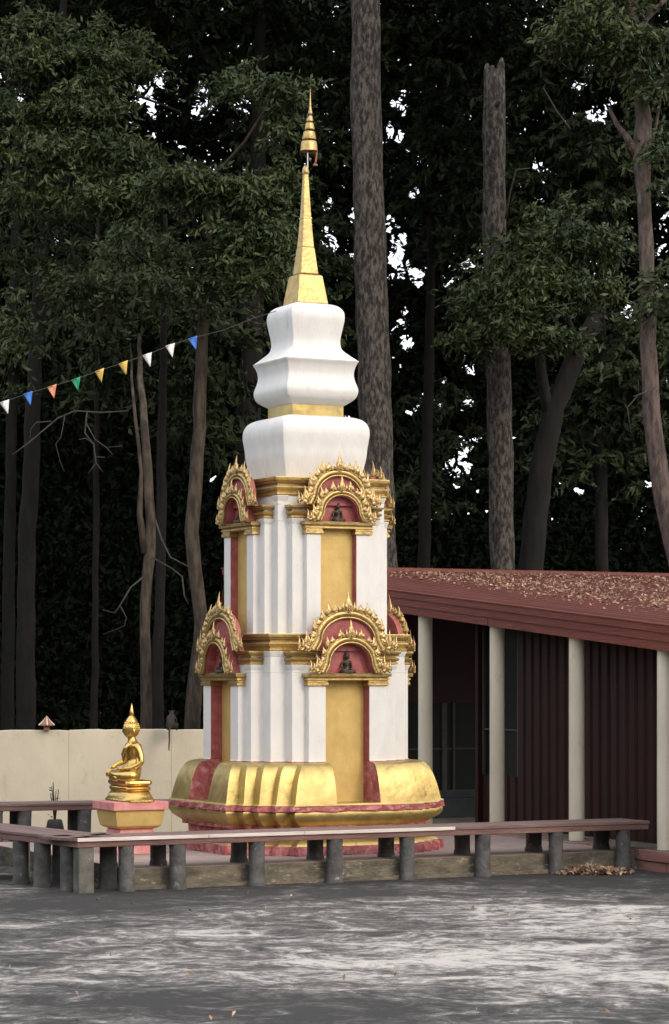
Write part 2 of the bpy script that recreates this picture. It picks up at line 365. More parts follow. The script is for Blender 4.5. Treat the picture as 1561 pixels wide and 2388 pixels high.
def pediment(a, h, niche, fl, name, k=1.0, leafy=False, seed=1, sgn=1):
    """origin at foot centre; y=0 is the front plane, the body goes back to +y"""
    random.seed(seed)
    ped = bpy.data.objects.new(name, None); COL.objects.link(ped); ped.empty_display_size = .05
    A = arch(a, h); bw = .050 * k; D = .105 if niche else .05
    inner = arch(a - bw * 1.35, h - bw * 1.3)
    # body (red back and sides)
    mb = MB(); n = len(A)
    if niche:
        ib = arch(a - bw * 1.5, h - bw * 1.5)
        b = mb.add([(x, 0, z) for x, z in A] + [(x, D, z) for x, z in A] + [(x, 0, z) for x, z in ib] + [(x, D - .02, z) for x, z in ib], [])
        for i in range(n - 1):
            mb.f += [(i, i + 1, n + i + 1, n + i), (i, i + 1, 2 * n + i + 1, 2 * n + i), (2 * n + i, 2 * n + i + 1, 3 * n + i + 1, 3 * n + i)]; mb.m += [0, 0, 0]
        mb.f.append(tuple(range(3 * n, 4 * n))); mb.m.append(0); mb.f.append(tuple(range(n, 2 * n))); mb.m.append(0)
    else:
        mb.add([(x, 0, z) for x, z in A] + [(x, D, z) for x, z in A], [(i, i + 1, n + i + 1, n + i) for i in range(n - 1)] + [tuple(range(n)), tuple(range(n, 2 * n)), (0, n, 2 * n - 1, n - 1)])
    mb.build('tympanum', M['red'], ped, smooth=True, ang=30)
    mid = arch(a - bw * .5, h - bw * .45)
    mb = MB(); mb.tube([(x, -.012, z) for x, z in mid], bw * .52, 8); mb.tube([(x, -.03, z) for x, z in arch(a - bw * 1.2, h - bw * 1.15)], bw * .2, 6)
    mb.tube([(x, -.02, z) for x, z in arch(a + .002, h + .002)], bw * .16, 6)
    for s in (-1, 1):
        curl(mb, s * (a + .012 * k), .028 * k, .03 * k, -s, -.02, .012 * k, 1.5, PI / 2)
    mb.build('arch_band', M['gold'], ped, smooth=True, ang=180)
    # flames
    mb = MB(); m = len(A) // 2
    for s in (-1, 1):
        for i in range(fl):
            t = .06 + .80 * i / (fl - 1); idx = t * m; j = int(idx); x, z = A[j]; x1, z1 = A[j + 1]
            x = abs(x) * s; 
            tx, tz = abs(x1) - abs(A[j][0]), z1 - z; nl = math.hypot(tx, tz) or 1
            nx, nz = tz / nl, -tx / nl        # outward normal
            up = .62 + .25 * t
            dx, dz = nx * (1 - up), nz * (1 - up) + up
            an = math.atan2(dz, dx * s)
            L = (.105 + .03 * math.sin(i * 2.1)) * k * (1.1 if leafy else .82); w = (.033 if leafy else .031) * k
            flame(mb, x + s * nx * .008, z + nz * .008, an + s * .35, L, w, -.016, -s * .55)
            flame(mb, x + s * nx * .01 + s * .012, z + nz * .01, an - s * .45, L * .55, w * .8, -.026, s * .5, 5)
            curl(mb, x + s * nx * .022, z + nz * .020, .020 * k, s, -.03, .008 * k, 1.2, random.random() * 6)
            if True:
                for _ in range(2 if leafy else 4): mb.ball((x + s * nx * random.uniform(.005, .05) + random.uniform(-.015, .015), -.03, z + nz * random.uniform(0, .045) + random.uniform(-.01, .03)), random.uniform(.006, .011) * k, 6)
        # tall foot flames
        flame(mb, s * (a + .035 * k), .02 * k, PI / 2 - s * .28, .17 * k, .022 * k, -.022, s * .5)
        flame(mb, s * (a + .06 * k), .015 * k, PI / 2 - s * .5, .10 * k, .015 * k, -.03, s * .6)
        flame(mb, s * (a + .012 * k), .03 * k, PI / 2 - s * .1, .12 * k, .014 * k, -.034, s * .6)
        flame(mb, s * (a + .095 * k), .015 * k, PI / 2 - s * .45, .12 * k, .018 * k, -.02, s * .7)
        for q in range(6): mb.ball((s * (a + random.uniform(.02, .11) * k), -.03, random.uniform(.0, .08) * k), random.uniform(.009, .016) * k, 6)
        curl(mb, s * (a + .085 * k), .03 * k, .026 * k, s, -.034, .009 * k, 1.3)
        curl(mb, s * (a + .055 * k), .05 * k, .022 * k, s, -.034, .008 * k, 1.3)
    mb.build('flame_border', M['gilt'], ped, smooth=True, ang=180)
    # apex ornament
    mb = MB(); flame(mb, 0, h, PI / 2, .17 * k, .036 * k, -.022, 0.0)
    for s in (-1, 1):
        flame(mb, s * .02 * k, h, PI / 2 - s * .25, .10 * k, .018 * k, -.03, s * .5)
        flame(mb, s * .045 * k, h - .006, PI / 2 - s * .5, .085 * k, .016 * k, -.03, s * .6)
        flame(mb, s * .075 * k, h - .014, PI / 2 - s * .7, .065 * k, .014 * k, -.028, s * .7)
        curl(mb, s * .03 * k, h + .004, .018 * k, s, -.036, .007 * k)
    for q in range(8):
        an = q * PI / 4; mb.ball((math.cos(an) * .018 * k, -.045, h + .004 * k + math.sin(an) * .018 * k), .008 * k, 6)
    mb.ball((0, -.052, h + .004 * k), .009 * k, 8)
    mb.build('apex_ornament', M['gilt'], ped, smooth=True, ang=180)
    return ped
def seat_pediments(S, zo, zi, ko, ao, ho, ai, hi, leafy, seed):
    po = pediment(ao, ho, False, 9, 'pediment', ko, leafy, seed); pi = pediment(ai, hi, True, 7, 'pediment', ko * .85, leafy, seed + 1)
    for k in range(4):
        rot = k * PI / 2
        for proto, y, z in ((po, -S[1] - .055, zo), (pi, -S[2] - .042, zi)):
            o = proto if k == 0 else copy_tree(proto)
            o.parent = chedi; o.rotation_euler = (0, 0, rot)
            o.location = Matrix.Rotation(rot, 3, 'Z') @ Vector((0, y, z))
seat_pediments(LO, 2.112, 1.899, 1.15, .405, .385, .325, .35, False, 5)
seat_pediments(UP, 3.512, 3.359, 1.0, .335, .345, .275, .30, True, 9)
random.seed(3)
# ---- bells
def bell(name, prof, m, sub=4, rnd=.06):
    pr = smooth_curve(prof, sub * (len(prof) - 1)); mb = MB()
    def rsq(r):
        c = rnd * r; o = []
        for k in range(4):
            a = k * PI / 2
            for x, y in ((-r + c, -r), (-r + c * .3, -r + c * .3 - c * .1), ):
                pass
        e = r * (1 - rnd)
        Q = [(-e, -r), (e, -r), (r - c * .29, -r + c * .29), (r, -e), (r, e), (r - c * .29, r - c * .29), (e, r), (-e, r), (-r + c * .29, r - c * .29), (-r, e), (-r, -e), (-r + c * .29, -r + c * .29)]
        return Q
    mb.loft([rsq(r) for z, r in pr], [z for z, r in pr]); return mb.build(name, m, chedi, smooth=True, ang=32)
zz = lambda y: 5.665 - y / 1021.7; rr = lambda h: h / 1371 * 1.015
bell('bell', [(3.78, .415), (3.86, .43), (zz(1700), rr(618)), (zz(1600), rr(630)), (zz(1500), rr(648)), (zz(1450), rr(652)), (zz(1400), rr(645)), (zz(1350), rr(618)), (zz(1310), rr(560)), (zz(1282), rr(450)), (zz(1272), rr(300))], M['white'], rnd=.10)
bell('collar', [(zz(1290), rr(378)), (zz(1220), rr(378)), (zz(1165), rr(378)), (zz(1150), rr(378))], M['goldbase'], 2, .02)
bell('bell', [(zz(1172), rr(340)), (zz(1168), rr(380)), (zz(1140), rr(440)), (zz(1100), rr(500)), (zz(1040), rr(530)), (zz(990), rr(526)), (zz(930), rr(502)), (zz(870), rr(487)), (zz(820), rr(492)), (zz(770), rr(510)), (zz(735), rr(533)), (zz(722), rr(538))], M['white'])
bell('bell', [(zz(722), rr(538)), (zz(700), rr(505)), (zz(660), rr(445)), (zz(610), rr(380)), (zz(560), rr(358)), (zz(500), rr(356)), (zz(400), rr(378)), (zz(320), rr(396)), (zz(270), rr(400)), (zz(220), rr(388)), (zz(175), rr(345)), (zz(148), rr(280)), (zz(135), rr(200))], M['white'], rnd=.10)
S0 = 236.4; zy = lambda y: 1.9 + (1570 - y) / S0; rp = lambda w: w / S0 / 1.342 / 2
def frus(name, ya, wa, yb, wb, m=M['gold']):
    mb = MB(); mb.loft([sq(rp(wa)), sq(rp(wa)), sq(rp(wb)), sq(rp(wb) * .9)], [zy(ya), zy(ya) + .012, zy(yb) - .012, zy(yb)]); return mb.build(name, m, chedi, bevel=.006)
frus('spire_block', 712, 106, 643, 80); frus('spire_block', 641, 60, 577, 43)
frus('spire_shaft', 578, 40, 508, 28); frus('spire_ring', 511, 31, 506, 30); frus('spire_shaft', 507, 27, 404, 14)
mb = MB(); mb.lathe([(.028, zy(407)), (.036, zy(402)), (.032, zy(396)), (.022, zy(389)), (.012, zy(386))], n=12); mb.build('spire_knob', M['gold'], chedi, smooth=True)
# broken tiered umbrella finial, leaning to the right
fin = bpy.data.objects.new('umbrella_finial', None); COL.objects.link(fin); fin.parent = chedi
M2 = Matrix.Rotation(R(1.5), 4, 'Y')
ox = (3 / S0) * CA; oy = -(3 / S0) * SA
def T(prof, name, m=M['gilt'], dx=0):
    mb = MB(); px = (dx / S0); mb.lathe([(r / S0, zy(y)) for r, y in prof], c=(px * CA, -px * SA), n=20)
    o = mb.build(name, m, fin, smooth=True, ang=30); return o
T([(1.4, 395), (1.4, 355), (1.4, 330)], 'rod', M['steel'], 5)
T([(19.5, 353), (20.5, 352), (18.5, 331), (16, 329)], 'tier', M['gold'], 8)
T([(16, 325.5), (16.5, 324), (13.5, 308), (11, 306)], 'tier', M['gold'], 8.5)
T([(11, 302), (11.5, 300), (9.5, 288), (7, 286)], 'tier', M['gold'], 9.5)
T([(7.5, 283), (8, 281), (6, 271), (4, 269)], 'tier', M['gold'], 10)
T([(6, 353), (6, 265)], 'core', M['bronze'], 9)
T([(4, 267), (5, 263), (2.6, 252), (1.5, 235), (.5, 207)], 'spike', M['gold'], 11)
mb = MB()
for k in range(8):
    pass
pts = [(25, 350), (25.5, 362), (24, 376), (20, 384)]
mb.tube([((x / S0) * CA, -(x / S0) * SA, zy(y)) for x, y in pts], [.012, .009, .010, .004], 6)
mb.ball(((23 / S0) * CA, -(23 / S0) * SA, zy(384)), (.028, .012, .014)); mb.ball(((10 / S0) * CA, -(10 / S0) * SA, zy(371)), .017)
mb.build('torn_strip', M['terra'], fin, smooth=True)

# ---------------------------------------------------------------- skin helper
def skin(verts, edges, root, name, m, parent=None, M_=None, sub=2):
    me = bpy.data.meshes.new(name); me.from_pydata([v[:3] for v in verts], edges, []); o = bpy.data.objects.new(name, me); COL.objects.link(o)
    o.modifiers.new('s', 'SKIN'); sv = me.skin_vertices[0].data
    for i, v in enumerate(verts):
        r = v[3]; sv[i].radius = (r, v[4] if len(v) > 4 else r); sv[i].use_root = (i == root)
    md = o.modifiers.new('u', 'SUBSURF'); md.levels = sub; md.render_levels = sub
    dg = bpy.context.evaluated_depsgraph_get(); ev = o.evaluated_get(dg); nm = bpy.data.meshes.new_from_object(ev)
    bpy.data.objects.remove(o); out = [tuple(v.co) for v in nm.vertices]; fs = [tuple(p.vertices) for p in nm.polygons]; bpy.data.meshes.remove(nm)
    return out, fs
# ---------------------------------------------------------------- seated figure (faces -Y, seat at z=0)
def buddha_mb():
    V = [(0, .04, .09, .095, .10), (0, .045, .19, .072, .062), (0, .03, .29, .10, .07), (0, .03, .365, .07, .05), (0, .02, .415, .034), (0, .01, .47, .036),
         (.115, .035, .345, .042), (.150, .05, .26, .034), (.172, .055, .175, .030), (.12, -.03, .125, .026), (.05, -.085, .118, .024),
         (-.115, .035, .345, .042), (-.160, .045, .26, .034), (-.190, .02, .18, .030), (-.195, -.06, .155, .024), (-.19, -.115, .115, .022),
         (.13, .0, .06, .072), (.225, -.05, .05, .060), (.19, -.11, .048, .052), (.03, -.16, .055, .042), (-.09, -.155, .085, .034),
         (-.13, .0, .06, .072), (-.225, -.05, .05, .060), (-.19, -.11, .045, .052), (-.03, -.15, .035, .042), (.11, -.165, .03, .036)]
    E = [(0, 1), (1, 2), (2, 3), (3, 4), (4, 5), (2, 6), (6, 7), (7, 8), (8, 9), (9, 10), (2, 11), (11, 12), (12, 13), (13, 14), (14, 15),
         (0, 16), (16, 17), (17, 18), (18, 19), (19, 20), (0, 21), (21, 22), (22, 23), (23, 24), (24, 25)]
    vs, fs = skin(V, E, 0, 'tmp', None); mb = MB(); mb.add(vs, fs)
    # fingers: right hand over the shin, left hand in the lap
    for i, L in enumerate((.040, .048, .050, .045, .034)):
        x = -.216 + i * .0125; mb.tube([(x, -.125, .118), (x, -.150, .100), (x * .995, -.160, .075 - L * .3), (x * .99, -.158, .062 - L * .5)], [.007, .0065, .006, .004], 6)
    for i, L in enumerate((.05, .055, .05, .042)):
        mb.tube([(.05, -.092 - i * .011, .122), (.02, -.100 - i * .011, .126), (.02 - L, -.104 - i * .010, .128)], [.007, .0065, .004], 6)
    mb.tube([(.06, -.075, .130), (.035, -.07, .145), (.015, -.075, .15)], [.008, .007, .004], 6)
    # head
    Hc = Vector((0, .005, .492)); b = len(mb.v); n = 24; K = 16
    for i in range(K + 1):
        th = PI * i / K
        for k in range(n):
            an = 2 * PI * k / n; x = math.sin(th) * math.cos(an); y = math.sin(th) * math.sin(an); z = math.cos(th)
            rx, ry, rz = .066, .074, .086
            if z < 0: rx *= 1 - .30 * z * z; ry *= 1 - .18 * z * z
            px, py, pz = Hc.x + x * rx, Hc.y + y * ry, Hc.z + z * rz
            if y < -.6:
                g1 = math.exp(-((x / .16) ** 2)); py -= .016 * g1 * math.exp(-((z + .12) / .16) ** 2) + .006 * g1 * math.exp(-((z + .45) / .07) ** 2)
                for s in (-1, 1): py += .007 * math.exp(-(((x - s * .34) / .16) ** 2 + ((z - .02) / .10) ** 2)); py -= .005 * math.exp(-(((x - s * .34) / .2) ** 2 + ((z - .2) / .06) ** 2))
            mb.v.append((px, py, pz))
    for i in range(K):
        for k in range(n):
            l = (k + 1) % n; mb.f.append((b + i * n + k, b + (i + 1) * n + k, b + (i + 1) * n + l, b + i * n + l)); mb.m.append(0)
    for s in (-1, 1):
        mb.tube([(s * .066, .012, .515), (s * .074, .014, .49), (s * .073, .012, .455), (s * .066, .008, .425)], [.009, .013, .010, .008], 8)
    return mb
def hair_mb():
    mb = MB(); rnd = random.Random(2)
    for i in range(9):
        th = .06 + i * .19; 
        for k in range(max(1, int(22 * math.sin(th)))):
            an = 2 * PI * k / max(1, int(22 * math.sin(th))) + i * .4
            x = math.sin(th) * math.cos(an); y = math.sin(th) * math.sin(an); z = math.cos(th)
            if y < -.35 and z < .55: continue
            mb.ball((x * .074, .014 + y * .082, .500 + z * .092), .0105, 6)
    mb.ball((0, .016, .505), (.076, .084, .092), 20)
    mb.lathe([(.066, .555), (.058, .580), (.045, .604), (.030, .622), (.015, .636)], c=(0, .018), n=20)
    mb.lathe([(.052, .575), (.047, .598), (.034, .618), (.018, .632)], c=(0, .02), n=16)
    return mb
def statue(name, label, loc, rz, m, scale, base=True, group=None, base_m=None, cat='statue'):
    t = thing(name, label, cat, loc, rz, group); z0 = .192 if base else 0.0
    Mx = Matrix.Translation((0, 0, z0 * (1 if base else 1)))
    buddha_mb().build('body', m, t, smooth=True, ang=180, M=Mx); hair_mb().build('hair', m, t, smooth=True, ang=180, M=Mx)
    mb = MB(); mb.lathe([(.010, .628), (.020, .640), (.023, .66), (.016, .69), (.007, .725), (.0015, .752)], c=(0, .02), n=12); mb.build('flame_finial', m, t, smooth=True, ang=180, M=Mx)
    # shoulder cloth
    mb = MB(); mb.tube([(.07, -.035, .365), (.02, -.062, .31), (-.03, -.066, .25), (-.055, -.045, .19)], [.022, .024, .022, .016], 8, flat=(0, 1, 0)); mb.build('sash', m, t, smooth=True, ang=180, M=Mx)
    if base:
        def tier(prof, nm):
            mb = MB(); Q = []
            for x, y, z in prof:
                e = .035; Q.append([(-x + e, -y), (x - e, -y), (x, -y + e), (x, y - e), (x - e, y), (-x + e, y), (-x, y - e), (-x, -y + e)])
            mb.loft(Q, [p[2] for p in prof]); mb.build(nm, m, t, smooth=True, ang=40)
        tier([(.30, .150, 0), (.30, .150, .018), (.285, .142, .03), (.272, .132, .055), (.255, .122, .085), (.235, .112, .098)], 'base_tier')
        tier([(.232, .112, .096), (.245, .122, .106), (.255, .128, .125), (.247, .122, .142), (.232, .115, .148)], 'base_tier')
        tier([(.225, .110, .146), (.250, .130, .160), (.262, .138, .178), (.258, .136, .196), (.24, .12, .204)], 'base_tier')
    t.scale = (scale,) * 3
    return t
# pedestal for the golden statue
PC = Vector((-1.950, 24.97, 0))
ped = thing('pedestal', 'square gold pedestal with pink top slab under the golden statue', 'pedestal', (PC.x, PC.y, .183), AL)
def sqring(nm, prof, m):
    mb = MB(); mb.loft([sq(r) for z, r in prof], [z - .183 for z, r in prof]); mb.build(nm, m, ped, smooth=True, ang=30, bevel=.004)
sqring('top_slab', [(.603, .278), (.680, .280)], M['pinkslab'])
sqring('bowl', [(.415, .150), (.432, .20), (.45, .225), (.50, .236), (.55, .245), (.604, .250)], M['panel'])
sqring('foot', [(.345, .185), (.36, .185), (.418, .168)], M['pinkslab'])
sqring('lower_moulding', [(.28, .215), (.30, .215), (.347, .19)], M['panel'])
sqring('base_slab', [(.185, .235), (.281, .235)], M['pinkslab'])
# faces local -X of chedi: front direction (-CA,-SA); model faces -Y -> rotate by AL-90deg
st = statue('buddha_statue', 'golden seated Buddha statue on the pink topped pedestal by the benches', (PC.x - .005, PC.y + .0, .682), AL - PI / 2, M['statgold'], .985)
# small dark figures in the four visible niches
def niche_fig(face, S, z, sc_, label):
    k = 0 if face == 'r' else -PI / 2
    p = Vector((0, -S[2] + .012, 0)); p = Matrix.Rotation(k, 3, 'Z') @ p; w = CL(p.x, p.y, z)
    return statue('niche_figure', label, w, AL + k, M['bronze'], sc_, False, 'small seated figures in the tower niches', cat='figurine')
niche_fig('r', LO, 1.897, .33, 'small dark seated figure in the lower niche of the wide face above the gold panel')
niche_fig('r', UP, 3.358, .29, 'small dark seated figure in the upper niche of the wide face')
niche_fig('l', LO, 1.897, .33, 'small dark seated figure in the lower niche of the narrow shaded face')
niche_fig('l', UP, 3.358, .29, 'small dark seated figure in the upper niche of the narrow shaded face')

# ---------------------------------------------------------------- benches
def bench(name, label, origin, ang, L, legs, width=.52, rear=0, ends=(0, 0), trim=True, post=None, base_z=0, lw=.073, miter=(0, 0)):
    """origin: front top corner on ground plane; local +x along bench, +y away"""
    t = thing(name, label, 'bench', origin, ang, 'plank benches round the tower'); z1 = .476 - base_z; th = .03
    n = 3; w = width / n
    for i in range(n):
        mb = MB(); y0, y1 = i * w + .003, (i + 1) * w - .003; x0 = miter[0] * (i * w) ; x0b = miter[0] * ((i + 1) * w); x1 = L + miter[1] * (i * w); x1b = L + miter[1] * ((i + 1) * w)
        mb.loft([[(x0, y0), (x1, y0), (x1b, y1), (x0b, y1)]] * 2, [z1 - th, z1 - .002 * (i % 2)]); mb.build('plank', M['wood'], t, bevel=.004)
    mb = MB(); mb.box(.02, L - .01, .012, .05, z1 - .082, z1 - th - .001); mb.build('apron', M['woodred'], t, bevel=.004)
    mb = MB(); mb.box(.02, L - .01, width - .05, width - .012, z1 - .082, z1 - th - .001); mb.build('apron', M['woodred'], t, bevel=.004)
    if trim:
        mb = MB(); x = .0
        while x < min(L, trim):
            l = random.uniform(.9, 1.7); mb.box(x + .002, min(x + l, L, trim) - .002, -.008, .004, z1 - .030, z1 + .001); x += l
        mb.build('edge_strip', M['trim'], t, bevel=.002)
    random.seed(len(label))
    for lx in legs:
        for y in (.075, width - .045):
            r = lw; mb = MB(); nn = 20; zb = rear if y > .2 else 0; prof = [(r * 1.12, zb - .01), (r * 1.10, zb + .03), (r * 1.0, zb + .05), (r, z1 - .12), (r * 1.02, z1 - .083)]
            q_ = random.uniform(.94, 1.06); mb.lathe([(a_ * q_, b_) for a_, b_ in prof], c=(lx + random.uniform(-.008, .008), y), n=nn); mb.v = [(x_ + random.uniform(-.0022, .0022) + (z_ - .2) * .02 * (q_ - 1) * 20, y_ + random.uniform(-.0022, .0022), z_) for x_, y_, z_ in mb.v]; mb.build('leg', M['leg'], t, smooth=True, ang=50)
    if post is not None:
        mb = MB(); mb.box(post - .07, post + .07, .02, .16, -.01, z1 - .083); mb.build('corner_post', M['post'], t, bevel=.006)
    return t
# front bench: legs at measured picture columns
FA = R(27.2)
p0 = Vector(((180 - CX) / F * 22.52, 22.52, 0)); fu = Vector((math.cos(FA), math.sin(FA), 0)); fv = Vector((-math.sin(FA), math.cos(FA), 0))
def along(o, d, off, px):
    k = (px - CX) / F; b = o + fv * off if d is fu else o
    return (k * b.y - b.x) / (d.x - k * d.y)
legs = [along(p0, fu, .075, x) for x in (295, 413, 600, 780, 950, 1127, 1297, 1455)]
Lf = along(p0, fu, 0, 1517)
bench('bench', 'long front plank bench with a pale worn edge in front of the tower', p0, FA, Lf, legs, trim=3.75, rear=.18, post=along(p0, fu, .03, 201), miter=(-.30, 0))
# left bench
LA = math.atan2(.829, -.559); d2 = Vector((math.cos(LA), math.sin(LA), 0))
# local x runs back towards the corner so that +y points into the court
L2 = 4.6; o2 = p0 + d2 * L2
n2 = bench('bench', 'shaded plank bench leaving the near corner towards the left edge of the picture', o2, LA + PI, L2, [L2 - q for q in (.30, .78, 1.2, 1.95, 2.7, 3.5)], miter=(0, -.30), trim=False)
# back bench
b0 = Vector((-5.6, 27.4, 0)); BAn = R(19)
b0.y = 28.6 - ( -3.19 - b0.x) * math.tan(BAn)
bench('bench', 'far plank bench against the cream wall behind the golden statue', b0, BAn, 4.6, [2.05, 2.35, 3.02 , .9], trim=False)
# ---------------------------------------------------------------- low cream wall
w = thing('boundary_wall', 'low cream rendered wall with stains in front of the forest', 'wall', (0, 0, 0))
wa = Vector((P(-160, 0, 31.0).x, 31.0, 0)); wb = Vector((P(760, 0, 31.4).x, 31.4, 0)); wd = (wb - wa); wl = wd.length; wang = math.atan2(wd.y, wd.x)
MW = Matrix.Translation(wa) @ Matrix.Rotation(wang, 4, 'Z')
x = 0; k = 0
for x1, dz in ((1.62, 0), (2.84, .006), (wl, .002)):
    mb = MB(); nseg = 14; 
    top = [1.222 + dz + random.uniform(-.006, .004) for _ in range(nseg + 1)]
    vs = []; fs = []
    for i in range(nseg + 1):
        xx = x + (x1 - x - .001) * i / nseg; e = -.005 if i in (0, nseg) else 0
        vs += [(xx, 0, -.02), (xx, 0, top[i] + e), (xx, .14, top[i] + e), (xx, .14, -.02)]
    for i in range(nseg):
        a = i * 4; fs += [(a, a + 4, a + 5, a + 1), (a + 1, a + 5, a + 6, a + 2), (a + 2, a + 6, a + 7, a + 3)]
    fs += [(0, 1, 2, 3), (nseg * 4 + 3, nseg * 4 + 2, nseg * 4 + 1, nseg * 4)]
    mb.add(vs, fs); mb.build('wall_panel', M['creamwall'], w, M=MW, bevel=.006); x = x1
# terracotta lamp house
q = P(108, 1700, 31.05); tl = thing('spirit_lamp', 'small terracotta roof shaped finial standing on the cream wall', 'finial', (q.x, 31.09, 1.222), .2)
mb = MB(); mb.loft([sq(.045), sq(.038), sq(.055)], [0, .05, .062]); mb.build('neck', M['terra'], tl, bevel=.003)
mb = MB(); mb.loft([sq(.088), sq(.092), sq(.05), sq(.006)], [.060, .078, .125, .205]); mb.build('cap', M['terra'], tl, bevel=.003)
mb = MB(); 
for k in range(4):
    a = k * PI / 2; mb.tube([(math.cos(a) * .115, math.sin(a) * .115, .07), (math.cos(a) * .05, math.sin(a) * .05, .13), (0, 0, .2)], [.012, .010, .006], 6)
mb.build('gable_edge', M['cream'], tl, smooth=True); tl.scale = (.8, .8, .85)
# monkey on the wall with its tail hanging down
q = P(400, 1700, 31.05)
mk = thing('wall_macaque', 'grey brown monkey sitting on the cream wall with its tail hanging down', 'monkey', (q.x, 31.08, 1.224), R(200))
V = [(0, .03, .045, .050), (0, .02, .10, .050), (0, -.01, .15, .038), (0, -.025, .185, .024), (0, -.035, .215, .034), (0, -.070, .207, .018),
     (.04, .0, .05, .034), (.055, -.075, .075, .022), (.05, -.05, .012, .016), (.05, -.09, .008, .012),
     (-.04, .0, .05, .034), (-.055, -.075, .075, .022), (-.05, -.05, .012, .016), (-.05, -.09, .008, .012),
     (.04, -.01, .15, .020), (.055, -.045, .105, .015), (.04, -.085, .08, .011), (-.04, -.01, .15, .020), (-.055, -.045, .105, .015), (-.04, -.085, .08, .011),
     (0, .085, .03, .014), (0, .12, -.02, .011), (-.003, .125, -.12, .0095), (.004, .122, -.20, .009), (0, .124, -.245, .006)]
E = [(0, 1), (1, 2), (2, 3), (3, 4), (4, 5), (0, 6), (6, 7), (7, 8), (8, 9), (0, 10), (10, 11), (11, 12), (12, 13), (2, 14), (14, 15), (15, 16), (2, 17), (17, 18), (18, 19), (0, 20), (20, 21), (21, 22), (22, 23), (23, 24)]
vs, fs = skin(V, E, 0, 'm', None); mb = MB(); mb.add(vs, fs)
for s in (-1, 1): mb.ball((s * .033, -.03, .225), (.007, .005, .010), 8)
mk.location.y = 31.02; mb.build('body', M['fur'], mk, smooth=True, ang=180)
mk.rotation_euler = (0, 0, R(172))
# potted plant behind the benches
q = P(128, 1925, 29.9)
pl = thing('potted_plant', 'dark potted plant with bare stems by the far bench', 'plant', (q.x, 29.9, 0)); pl.scale = (.72, .72, .95)
mb = MB(); mb.lathe([(.09, 0), (.13, .05), (.145, .13), (.12, .22), (.10, .24)], n=18); mb.build('pot', M['pot'], pl, smooth=True)
mb = MB()
for i in range(7):
    a = random.uniform(0, 6.28); h = random.uniform(.2, .5); mb.tube([(0, 0, .2), (math.cos(a) * .03, math.sin(a) * .03, .2 + h * .5), (math.cos(a) * .07, math.sin(a) * .07, .2 + h)], [.012, .010, .006], 5)
mb.build('stem', M['leafd'], pl, smooth=True)
mb = MB()
for i in range(22):
    a = random.uniform(0, 6.28); z = random.uniform(.25, .62); r = random.uniform(.03, .09); L = .06
    c = Vector((math.cos(a) * r, math.sin(a) * r, z)); e = Vector((math.cos(a), math.sin(a), .4)).normalized() * L; s_ = Vector((-math.sin(a), math.cos(a), .2)) * .02
    mb.add([c, c + e * .5 + s_, c + e, c + e * .5 - s_], [(0, 1, 2, 3)])
mb.build('foliage', M['leafd'], pl)
# pile of blocks under the left bench
q = P(118, 2030, 25.4)
bl = thing('block_pile', 'pale broken concrete blocks piled behind the left bench legs', 'rubble', (q.x, 25.3, 0), .3)
for i, (x, y, z, a, b, c) in enumerate([(.03, .06, 0, .16, .10, .07), (-.10, -.02, 0, .14, .12, .06), (.02, .0, .07, .17, .10, .05), (-.03, .05, .12, .13, .09, .045), (.06, .16, .0, .10, .05, .26)]):
    mb = MB(); mb.box(x - a / 2, x + a / 2, y - b / 2, y + b / 2, z, z + c); mb.build('block', M['creamwall'] if i > 2 else M['platside'], bl, bevel=.008)

# ---------------------------------------------------------------- open hall on the right
O = Vector((.970, 27.9, 0)); hall = thing('hall', 'open sided hall with dark red sheet roof and round cream columns', 'building', O, AL)
FL = .29
def HW(u, v, z=0): return Vector((O.x + u * CA - v * SA, O.y + u * SA + v * CA, z))
zf = lambda v: 2.514 + .088 * v
for i in range(5):
    v = -1.522 * i; mb = MB(); r = .0765
    mb.lathe([(r, FL), (r, 1.0), (r * .99, zf(v) + .1)], c=(0, v), n=28); mb.build('column', M['cream'], hall, smooth=True, ang=50)
mb = MB(); mb.box(-.14, 7, -8.2, 9, -.02, FL - .002); mb.m = [0] * len(mb.m); mb.build('floor_slab', M['platside'], hall)
for k, (z0, z1, off) in enumerate(((.195, .29, .03), (.10, .19, .012))):
    mb = MB(); v = -8.2
    while v < 2.5:
        l = random.uniform(.8, 1.5); mb.box(-.14 - off - random.uniform(0, .01), -.135, v + .004, v + l - .004, z0, z1); v += l
    mb.build('edge_board', M['tile'], hall, bevel=.004)
mb = MB(); mb.box(-.6, 7, -8.4, -8.2, -.02, .15); mb.build('step', M['tile'], hall, bevel=.006)
# roof: trapezoid ribbed sheet running down the slope
RV0, RV1, U0, U1 = -7.6, 4.95, -.10, 6.6
def roofsheet(va, vb, za, zb):
    mb = MB(); xs = []; u = U0
    while u < U1: xs += [(u, 0), (u + .14, 0), (u + .155, .028), (u + .185, .028), (u + .20, 0)]; u += .2
    n = len(xs); K = 6; vs = []
    for j in range(K + 1):
        t = j / K; vs += [(x, lerp(va, vb, t), lerp(za, zb, t) + h) for x, h in xs]
    fs = [(j * n + i, j * n + i + 1, (j + 1) * n + i + 1, (j + 1) * n + i) for j in range(K) for i in range(n - 1)]
    b = mb.add(vs, fs); o = mb.build('roof_sheet', M['roof'], hall); sd = o.modifiers.new('thick', 'SOLIDIFY'); sd.thickness = -.012; return o
roofsheet(RV0, RV1, zf(RV0) + .225, zf(RV1) + .225); roofsheet(RV1, 5.25, zf(RV1) + .225, zf(RV1) - .6)
mb = MB(); mb.tube([(U0 - .02, RV1, zf(RV1) + .25), (U1, RV1, zf(RV1) + .25)], .05, 10); mb.build('ridge_cap', M['roof'], hall, smooth=True)
